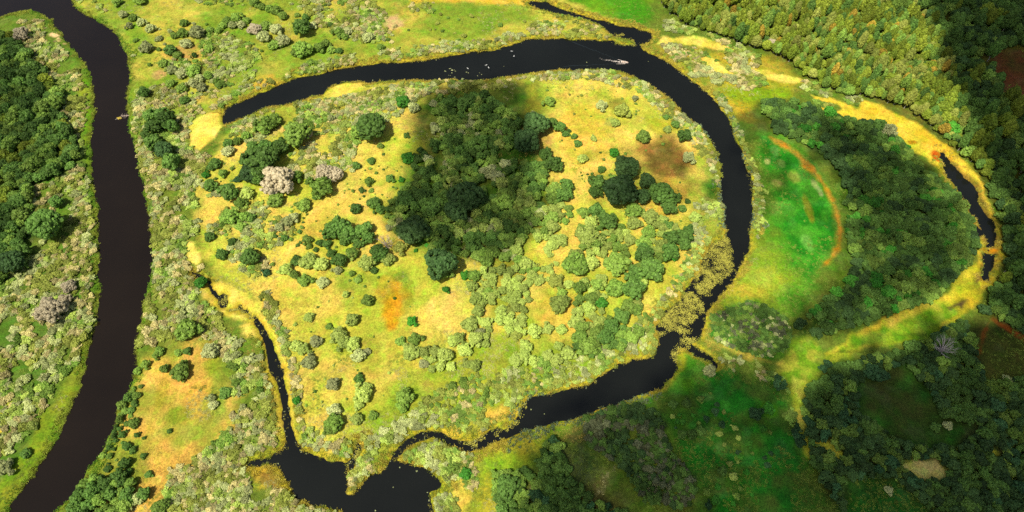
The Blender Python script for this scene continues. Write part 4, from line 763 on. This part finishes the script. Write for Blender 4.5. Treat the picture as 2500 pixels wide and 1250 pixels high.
# single floating leaf clumps out on open water
LONE = "1432,152 1433,161 1443,166 1583,150 1088,174 1097,168 1109,171 1112,174 1142,167 1139,176 1143,178 1171,178 1176,182 1166,185 1103,178 1095,184 1099,185 1230,162 910,196 1247,1030 1296,1000 1329,1011 1221,1070 976,1141 1017,1150 916,1247 960,1190 1745,515 1718,520 1722,630"
lone = meshdata('lily_leaves', *pads(9, 7, .5, .2, .42), [LM[1]])
LONE_AT = [tuple(map(float, s.split(','))) for s in LONE.split()]
lone_names = {}
for i, (a, b_) in enumerate(LONE_AT):
    x, y = at(a, b_, 0); o_ = obj('floating_leaf_clump', lone); o_.location = (float(x), float(y), .015); o_.rotation_euler = (0, 0, i*1.3); k = .4+.35*random.random(); o_.scale = (k, k, 1)
    d2, la, lb, ln = min(((a-u)**2+(b_-v)**2, u, v, nme) for u, v, nme in LANDMARKS); k8 = int(round(math.atan2(lb-b_, a-la)/(math.pi/4))) % 8
    lone_names.setdefault((DIRS[k8], ln), []).append((d2, o_))
for (dr, ln), ls in lone_names.items():
    ls.sort(key=lambda t: t[0])
    for i, (d2, o_) in enumerate(ls):
        tag(o_, f'small pale leaf clump afloat {ORD[i] if i else ("closest" if len(ls) > 1 else "alone")}, {dr} {ln}', 'floating leaves', 'pale leaf clumps floating on open water')

# ------------------------------------------------------------------ dead wood
def dead_tree(name, px, py, h, spread, mat, n, label, rz=0, tilt=None):
    r = random.Random(name+str(px)); T = []; lean = (r.uniform(-.08, .08)*h, r.uniform(-.08, .08)*h)
    x, y = at(px, py, h*.7); z = float(ground_z(np.array([float(x)]), np.array([float(y)]))[0])
    tr_ = tube_pts([(0, 0, -.3), (0, 0, .4), (lean[0]*.5, lean[1]*.5, h*.4), (lean[0], lean[1], h*.75)], [.42, .34, .26, .16], 8)
    for i in range(n):
        a = i*2.39996+r.uniform(-.2, .2); t = .3+.45*(i/n); b0 = (lean[0]*t, lean[1]*t, h*t); l = spread*r.uniform(.7, 1.1); up = h*(.18+.3*r.random())
        mid = (b0[0]+math.cos(a)*l*.5, b0[1]+math.sin(a)*l*.5, b0[2]+up*.6); end = (b0[0]+math.cos(a+.15)*l, b0[1]+math.sin(a+.15)*l, b0[2]+up)
        T.append(tube_pts([b0, mid, end], [.17, .12, .04], 5))
        for q in range(4):
            f = .35+.17*q; s0 = tuple(mid[k]*(1-f)*1.0+end[k]*f for k in range(3)); aa = a+r.choice((-1, 1))*r.uniform(.4, .9); ll = l*.38
            T.append(tube_pts([s0, (s0[0]+math.cos(aa)*ll, s0[1]+math.sin(aa)*ll, s0[2]+up*.3)], [.08, .03], 4))
    root = empty(name, (float(x), float(y), z), rz)
    obj('trunk', meshdata('dead_trunk', *tr_, [mat]), root); obj('branches', meshdata('dead_branches', *bundle(T), [mat]), root)
    tag(root, label, 'tree'); return root
dead_tree('dead_tree', 942, 598, 7, 4.2, DEADWOOD, 17, 'beige leafless dead tree with radiating branches beside a dark tree on the island')
dead_tree('dead_tree', 2302, 855, 10, 4.6, GREYWOOD, 22, 'greyish violet leafless dead tree at the edge of the dark south east wood')
def fallen(px, py, label):
    r = random.Random(5); x, y = at(px, py, .2); T = []
    tr_ = tube_pts([(2.6, .1, .45), (0, 0, .28), (-3.2, -.15, .12)], [.24, .18, .07], 7)
    for i in range(26):
        t = r.uniform(-2.7, 1.7); sgn = 1 if i % 2 else -1; l = r.uniform(.9, 2.4); T.append(tube_pts([(t, 0, .25), (t-.3, sgn*l*.5, .35+r.random()*.3), (t-.7, sgn*l, .15+r.random()*.35)], [.07, .05, .02], 4))
    root = empty('fallen_tree', (float(x), float(y), 0), 0); obj('trunk', meshdata('fallen_trunk', *tr_, [DEADWOOD]), root); obj('branches', meshdata('fallen_branches', *bundle(T), [DEADWOOD]), root)
    tag(root, label, 'fallen tree')
fallen(306, 283, 'pale bare fallen tree lying in the brown river against its right bank')
x, y = at(291, 288, .3); root = empty('floating_plant_raft', (float(x), float(y), 0))
V, F, M = crown(77, 26, .3, .12, (.2, .36), .5, 260, .1, 0, -.1, .25); ym = foliage('raft_leaves', (.42, .33, .05), (.55, .42, .08))
obj('foliage', meshdata('raft_foliage', V*np.array([1.3, 1.1, 1.2]), F, [ym, ym, ym], M), root)
obj('log', meshdata('raft_log', *tube_pts([(-.6, -.3, .1), (-1.5, -.8, .12), (-2.2, -1.2, .08)], [.14, .12, .08], 7), [PALEBARK]), root)
tag(root, 'yellow plant clump with pale log afloat beside the fallen tree', 'floating plants')

# ------------------------------------------------------------------ motorboat and wake
WHITE = plain('boat_white', (.62, .53, .46), .4); DECK = plain('boat_deck', (.62, .45, .36), .6); DARK = plain('outboard_black', (.03, .03, .035), .35); SEAT = plain('boat_seat', (.45, .30, .22), .7)
GL = bpy.data.materials.new('boat_screen'); nt, N, L = nodes(GL); o = N.new('ShaderNodeOutputMaterial'); b = N.new('ShaderNodeBsdfPrincipled'); b.inputs['Base Color'].default_value = (.2, .28, .3, 1); b.inputs['Roughness'].default_value = .05; b.inputs['Transmission Weight'].default_value = .6; L.new(b.outputs[0], o.inputs[0])
bx0, by0 = at(1516, 148, .4); bx1, by1 = at(1534, 156, .4); wx0, wy0 = at(1460, 142.5); wx1, wy1 = at(1532, 154); ang = math.atan2(float(wy1-wy0), float(wx1-wx0)); bl = math.hypot(float(bx1-bx0), float(by1-by0))
boat = empty('motorboat', ((float(bx0)+float(bx1))/2, (float(by0)+float(by1))/2, 0), ang)
HL = 4.9
def section(t):   # half beam, sheer height, keel depth along the hull (0 stern .. 1 bow)
    w = .95*(1-max(0, (t-.45)/.55)**2.2); return max(w, .02), .62+.22*t*t, -.25+.35*max(0, t-.6)**1.5*2
V = []; F = []; ns = 15
for i in range(ns):
    t = i/(ns-1); w, sh, kd = section(t); xx = -HL/2+HL*t
    V += [(xx, -w, sh), (xx, -w*.82, .12), (xx, 0, kd), (xx, w*.82, .12), (xx, w, sh), (xx, w*.84, sh-.02), (xx, w*.7, .2), (xx, -w*.7, .2), (xx, -w*.84, sh-.02)]
for i in range(ns-1):
    for j in range(9):
        a = i*9+j; b_ = i*9+(j+1) % 9; F.append((a, b_, b_+9, a+9))
F.append(tuple(range(8, -1, -1)))
obj('hull', meshdata('boat_hull', V, F, [WHITE]), boat)
V = []; F = []
for i in range(9, ns):
    t = i/(ns-1); w, sh, kd = section(t); xx = -HL/2+HL*t; V += [(xx, -w*.83, sh+.01), (xx, 0, sh+.09), (xx, w*.83, sh+.01)]
for i in range(ns-10):
    for j in range(2): F.append((i*3+j, i*3+j+3, i*3+j+4, i*3+j+1))
obj('foredeck', meshdata('boat_foredeck', V, F, [DECK]), boat)
def box(cx, cy, cz, sx, sy, sz, bev=.04):
    bm = bmesh.new(); bmesh.ops.create_cube(bm, size=1); bmesh.ops.scale(bm, vec=(sx, sy, sz), verts=bm.verts); bmesh.ops.bevel(bm, geom=bm.edges[:], offset=bev, segments=2, affect='EDGES'); bmesh.ops.translate(bm, vec=(cx, cy, cz), verts=bm.verts)
    me = bpy.data.meshes.new('boat_piece'); bm.to_mesh(me); bm.free(); return me
for cx in (-.3, -1.35):
    me = box(cx, 0, .48, .5, 1.1, .4); me.materials.append(SEAT); obj('seat', me, boat)
me = meshdata('boat_windscreen', [(.35, -.72, .72), (.85, -.5, .74), (.85, .5, .74), (.35, .72, .72), (.2, -.7, 1.12), (.62, -.46, 1.16), (.62, .46, 1.16), (.2, .7, 1.12)], [(0, 1, 5, 4), (1, 2, 6, 5), (2, 3, 7, 6)], [GL]); obj('windscreen', me, boat)
me = box(-2.9, 0, .75, .42, .36, .5, .09); me.materials.append(DARK); om = obj('outboard_motor', me, boat)
me = box(-2.95, 0, .2, .16, .14, .8, .03); me.materials.append(DARK); obj('motor_leg', me, om)
FO = plain('foam', (.50, .44, .39), .9); RP_ = plain('ripple', (.014, .019, .020), .2)
V = []; F = []; M = []; r = random.Random(3)
def strip(x0, y0, x1, y1, w, h, mi):   # low ridge of water or foam in the boat's axes
    o_ = len(V); dx, dy = x1-x0, y1-y0; l = math.hypot(dx, dy); ux, uy = -dy/l*w, dx/l*w; mxx, myy = (x0+x1)/2, (y0+y1)/2
    V.extend([(x0, y0, .006), (mxx+ux, myy+uy, .006), (x1, y1, .006), (mxx-ux, myy-uy, .006), (mxx, myy, h)]); F.extend([(o_, o_+3, o_+4), (o_+3, o_+2, o_+4), (o_+2, o_+1, o_+4), (o_+1, o_, o_+4)]); M.extend([mi]*4)
for i in range(230):      # churned trail
    t = r.random()**1.5; xx = -2.6-t*15; sp = .25+.5*t; yy = r.gauss(0, sp); l = r.uniform(.3, 1.1)*(1-.5*t); strip(xx, yy, xx-l, yy+r.uniform(-.1, .1), r.uniform(.06, .2)*(1-.5*t), .05, 0 if r.random() > t*.9 else 1)
for sgn in (1, -1):
    for i in range(60):   # bow wave foam beside the hull
        t = r.random(); xx = .8-5.2*t; yy = sgn*(.75+1.5*t+r.uniform(-.15, .15)); strip(xx, yy, xx-r.uniform(.5, 1.1), yy+sgn*.25, .12*(1.2-t*.8), .09, 0)
    for i in range(15):   # diverging wave crests
        t = i/14; xx = -3.5-34*t; yy = sgn*(1.9+11*t+r.uniform(-.4, .4)); l = 2+3.2*t*r.uniform(.7, 1.2); strip(xx+l*.5, yy-sgn*l*.28, xx-l*.5, yy+sgn*l*.24, .2+.1*t, .035, 1)
wk = obj('boat_wake', meshdata('boat_wake', V, F, [FO, RP_], M)); wk.location = (boat.location.x, boat.location.y, 0); wk.rotation_euler = (0, 0, ang)
tag(wk, 'pale foam trail and spreading wake waves behind the motorboat', kind='stuff')
tag(boat, 'small pale motorboat speeding along the dark backwater ahead of its wake', 'boat')

# ------------------------------------------------------------------ white birds over the water
BW = plain('bird_white', (.82, .82, .8), .7)
def bird_mesh(seed):
    r = random.Random(seed); V = []; F = []
    prof = [(-.30, .01, 0), (-.22, .05, 0), (-.1, .085, .01), (.05, .09, .015), (.16, .06, .02), (.22, .05, .035), (.28, .045, .04), (.33, .015, .03), (.38, .004, .025)]
    for (xx, rr, zz) in prof:
        for j in range(8):
            a = j*math.pi/4; V.append((xx, rr*math.cos(a), zz+rr*.85*math.sin(a)))
    for i in range(len(prof)-1):
        for j in range(8): a = i*8+j; b_ = i*8+(j+1) % 8; F.append((a, b_, b_+8, a+8))
    F.append(tuple(range(7, -1, -1))); e = (len(prof)-1)*8; F.append(tuple(range(e, e+8)))
    for sgn in (1, -1):
        o_ = len(V)
        for (yy, xa, xb, zz) in [(.06, .12, -.10, .04), (.3, .17, -.06, .13), (.52, .12, -.08, .12), (.75, 0, -.1, .06)]:
            V += [(xa, sgn*yy, zz), (xb, sgn*yy, zz-.01), ((xa+xb)/2, sgn*yy, zz+.025)]
        for i in range(3):
            a = o_+i*3; F += [(a, a+3, a+5, a+2), (a+2, a+5, a+4, a+1), (a+1, a+4, a+3, a)]
    o_ = len(V); V += [(-.28, -.03, 0), (-.28, .03, 0), (-.42, .09, 0), (-.42, -.09, 0), (-.3, 0, .03)]; F += [(o_, o_+1, o_+2, o_+3), (o_+1, o_, o_+4), (o_+1, o_+4, o_+2), (o_+4, o_, o_+3), (o_+4, o_+3, o_+2)]
    return meshdata('bird', V, F, [BW], smooth=True)
BM_ = bird_mesh(1)
for (a, b_, rz, t_) in [(1187, 159, 2.2, 'white bird flying over the backwater, upper one of the close pair'), (1193, 165, .3, 'white bird flying over the backwater, lower one of the close pair'), (1249, 125, 1.4, 'white bird near the north bank right of the pair, wings level'), (1255, 137, 2.9, 'white bird over mid channel below the one near the north bank'), (1142, 167, .8, 'white bird farthest left over the backwater')]:
    x, y = at(a, b_, 3); o_ = obj('bird', BM_); o_.location = (float(x), float(y), 3); o_.rotation_euler = (0, .1, rz); o_.scale = (1.25,)*3; tag(o_, t_, 'bird', 'white birds over the backwater')

# ------------------------------------------------------------------ light: sun, sky, unseen clouds for the shadows
SUN_EL = math.radians(61); SDIR = Vector((-.66, -.75, 0)).normalized()*math.cos(SUN_EL)+Vector((0, 0, math.sin(SUN_EL)))
sl = bpy.data.lights.new('sun', 'SUN'); sl.energy = 4.2; sl.angle = math.radians(.6); sl.color = (1, .95, .80)
so = link(bpy.data.objects.new('sun', sl)); so.rotation_euler = SDIR.to_track_quat('Z', 'Y').to_euler(); so.location = (0, 0, 900)
wd = bpy.data.worlds.new('World'); bpy.context.scene.world = wd; wd.use_nodes = True; N = wd.node_tree.nodes; L = wd.node_tree.links; N.clear()
sk = N.new('ShaderNodeTexSky'); sk.sky_type = 'NISHITA'; sk.sun_disc = False; sk.dust_density = 3.; sk.ozone_density = .5; sk.sun_elevation = SUN_EL; sk.sun_rotation = math.atan2(SDIR.x, SDIR.y)
bg = N.new('ShaderNodeBackground'); bg.inputs[1].default_value = .072; wo = N.new('ShaderNodeOutputWorld'); L.new(sk.outputs[0], bg.inputs[0]); L.new(bg.outputs[0], wo.inputs[0])
# unseen cumulus puffs behind and above the camera, shaped to cast the dark areas
CM = plain('cloud_white', (.85, .86, .88), 1., 0, 0)
def cloud(zones, seed, base, label, gaps=()):
    r = np.random.default_rng(seed); V = []; F = []; off = 0
    for poly, cover, soft in zones:
        w = W(poly); lo = w.min(0)-soft*2; hi = w.max(0)+soft*2; rad = 3.4 if cover < 1.9 else 6.5
        st = math.sqrt(math.pi*rad*rad/cover); gx, gy = np.meshgrid(np.arange(lo[0], hi[0], st), np.arange(lo[1], hi[1], st)); n = gx.size
        x = gx.ravel()+r.uniform(-.42, .42, n)*st; y = gy.ravel()+r.uniform(-.42, .42, n)*st
        sd = sdf(x, y, w)+(fbm(x, y, 22, 3, seed)-.5)*soft*1.2; keep = r.random(n) < sstep(soft, -soft, sd)
        for gp in gaps: keep &= r.random(n) < sstep(-9, 3, sdf_near(x, y, W(gp), 40))
        for a, b_ in zip(x[keep], y[keep]):
            h = base+r.uniform(0, 70); p = np.array([a, b_, 0])+np.array(SDIR)*(h/SDIR.z); k = rad*r.uniform(.7, 1.25)
            iv, jf = (IV2, IF2) if rad > 5 else (IV1, IF1); V.append(iv*k*(1+r.uniform(-.1, .1, (len(iv), 1)))+p); F.append(jf+off); off += len(iv)
    o_ = obj('cloud', meshdata('cloud', np.concatenate(V), np.concatenate(F), [CM], smooth=True)); tag(o_, label, kind='structure')
cloud([("1040,228 1150,198 1280,205 1305,290 1300,400 1330,470 1305,580 1235,645 1130,636 1040,592 945,568 930,500 1000,440 1012,330", 1.3, 8),
       ("1470,370 1600,340 1700,380 1740,470 1650,500 1560,520 1470,480", .5, 10)], 11, 820, 'small white cumulus cloud shading the middle of the island')
cloud([("2170,-200 2290,120 2330,250 2390,380 2450,480 2470,640 2430,740 2370,820 2900,900 2900,-200", 3., 9),
       ("2000,860 2260,835 2370,815 2900,860 2900,1600 1700,1600 1900,1180 1960,960", 2.2, 10),
       ("1960,300 2150,330 2330,480 2370,600 2310,700 2160,770 1980,830 1930,780 2070,690 2060,450", 1.5, 10)], 12, 860, 'broad white cloud bank shading the east woods',
      ("1940,830 2010,870 2080,835 2180,785 2330,700 2400,600 2440,600 2430,690 2390,760 2280,835 2170,860 2020,885 1985,950 1965,1000 1985,1120 1960,1115 1930,1000 1910,900",))  # gap carved in the cloud so sun brightens the sedge strip
cloud([("1290,1100 1400,1030 1520,985 1640,920 1760,890 1920,930 1960,1000 1900,1600 1290,1600", 1.7, 12),
       ("1790,290 1900,300 1960,400 1990,520 1900,560 1850,480", .45, 14), ("1740,760 1840,740 1940,790 1930,870 1800,860", .9, 8)], 13, 840, 'grey cloud shading the south meadow')
cloud([("-400,100 60,110 150,260 170,400 70,480 60,640 -400,760", .7, 12)], 14, 800, 'thin unseen cloud added to darken the left bank wood')  # unseen cloud added to darken the left edge of the view

# ------------------------------------------------------------------ camera and output
cam = bpy.data.cameras.new('camera'); cam.sensor_width = 36; cam.lens = 36/2/TAN; cam.clip_end = 20000; cam.clip_start = .5
co = link(bpy.data.objects.new('camera', cam)); co.location = (0, 0, H); co.rotation_euler = (TH, 0, 0)
sc = bpy.context.scene; sc.camera = co
sc.view_settings.view_transform = 'Standard'; sc.view_settings.look = 'None'; sc.view_settings.exposure = .5; sc.view_settings.gamma = 1
sc.cycles.max_bounces = 5; sc.cycles.diffuse_bounces = 2; sc.cycles.use_denoising = False
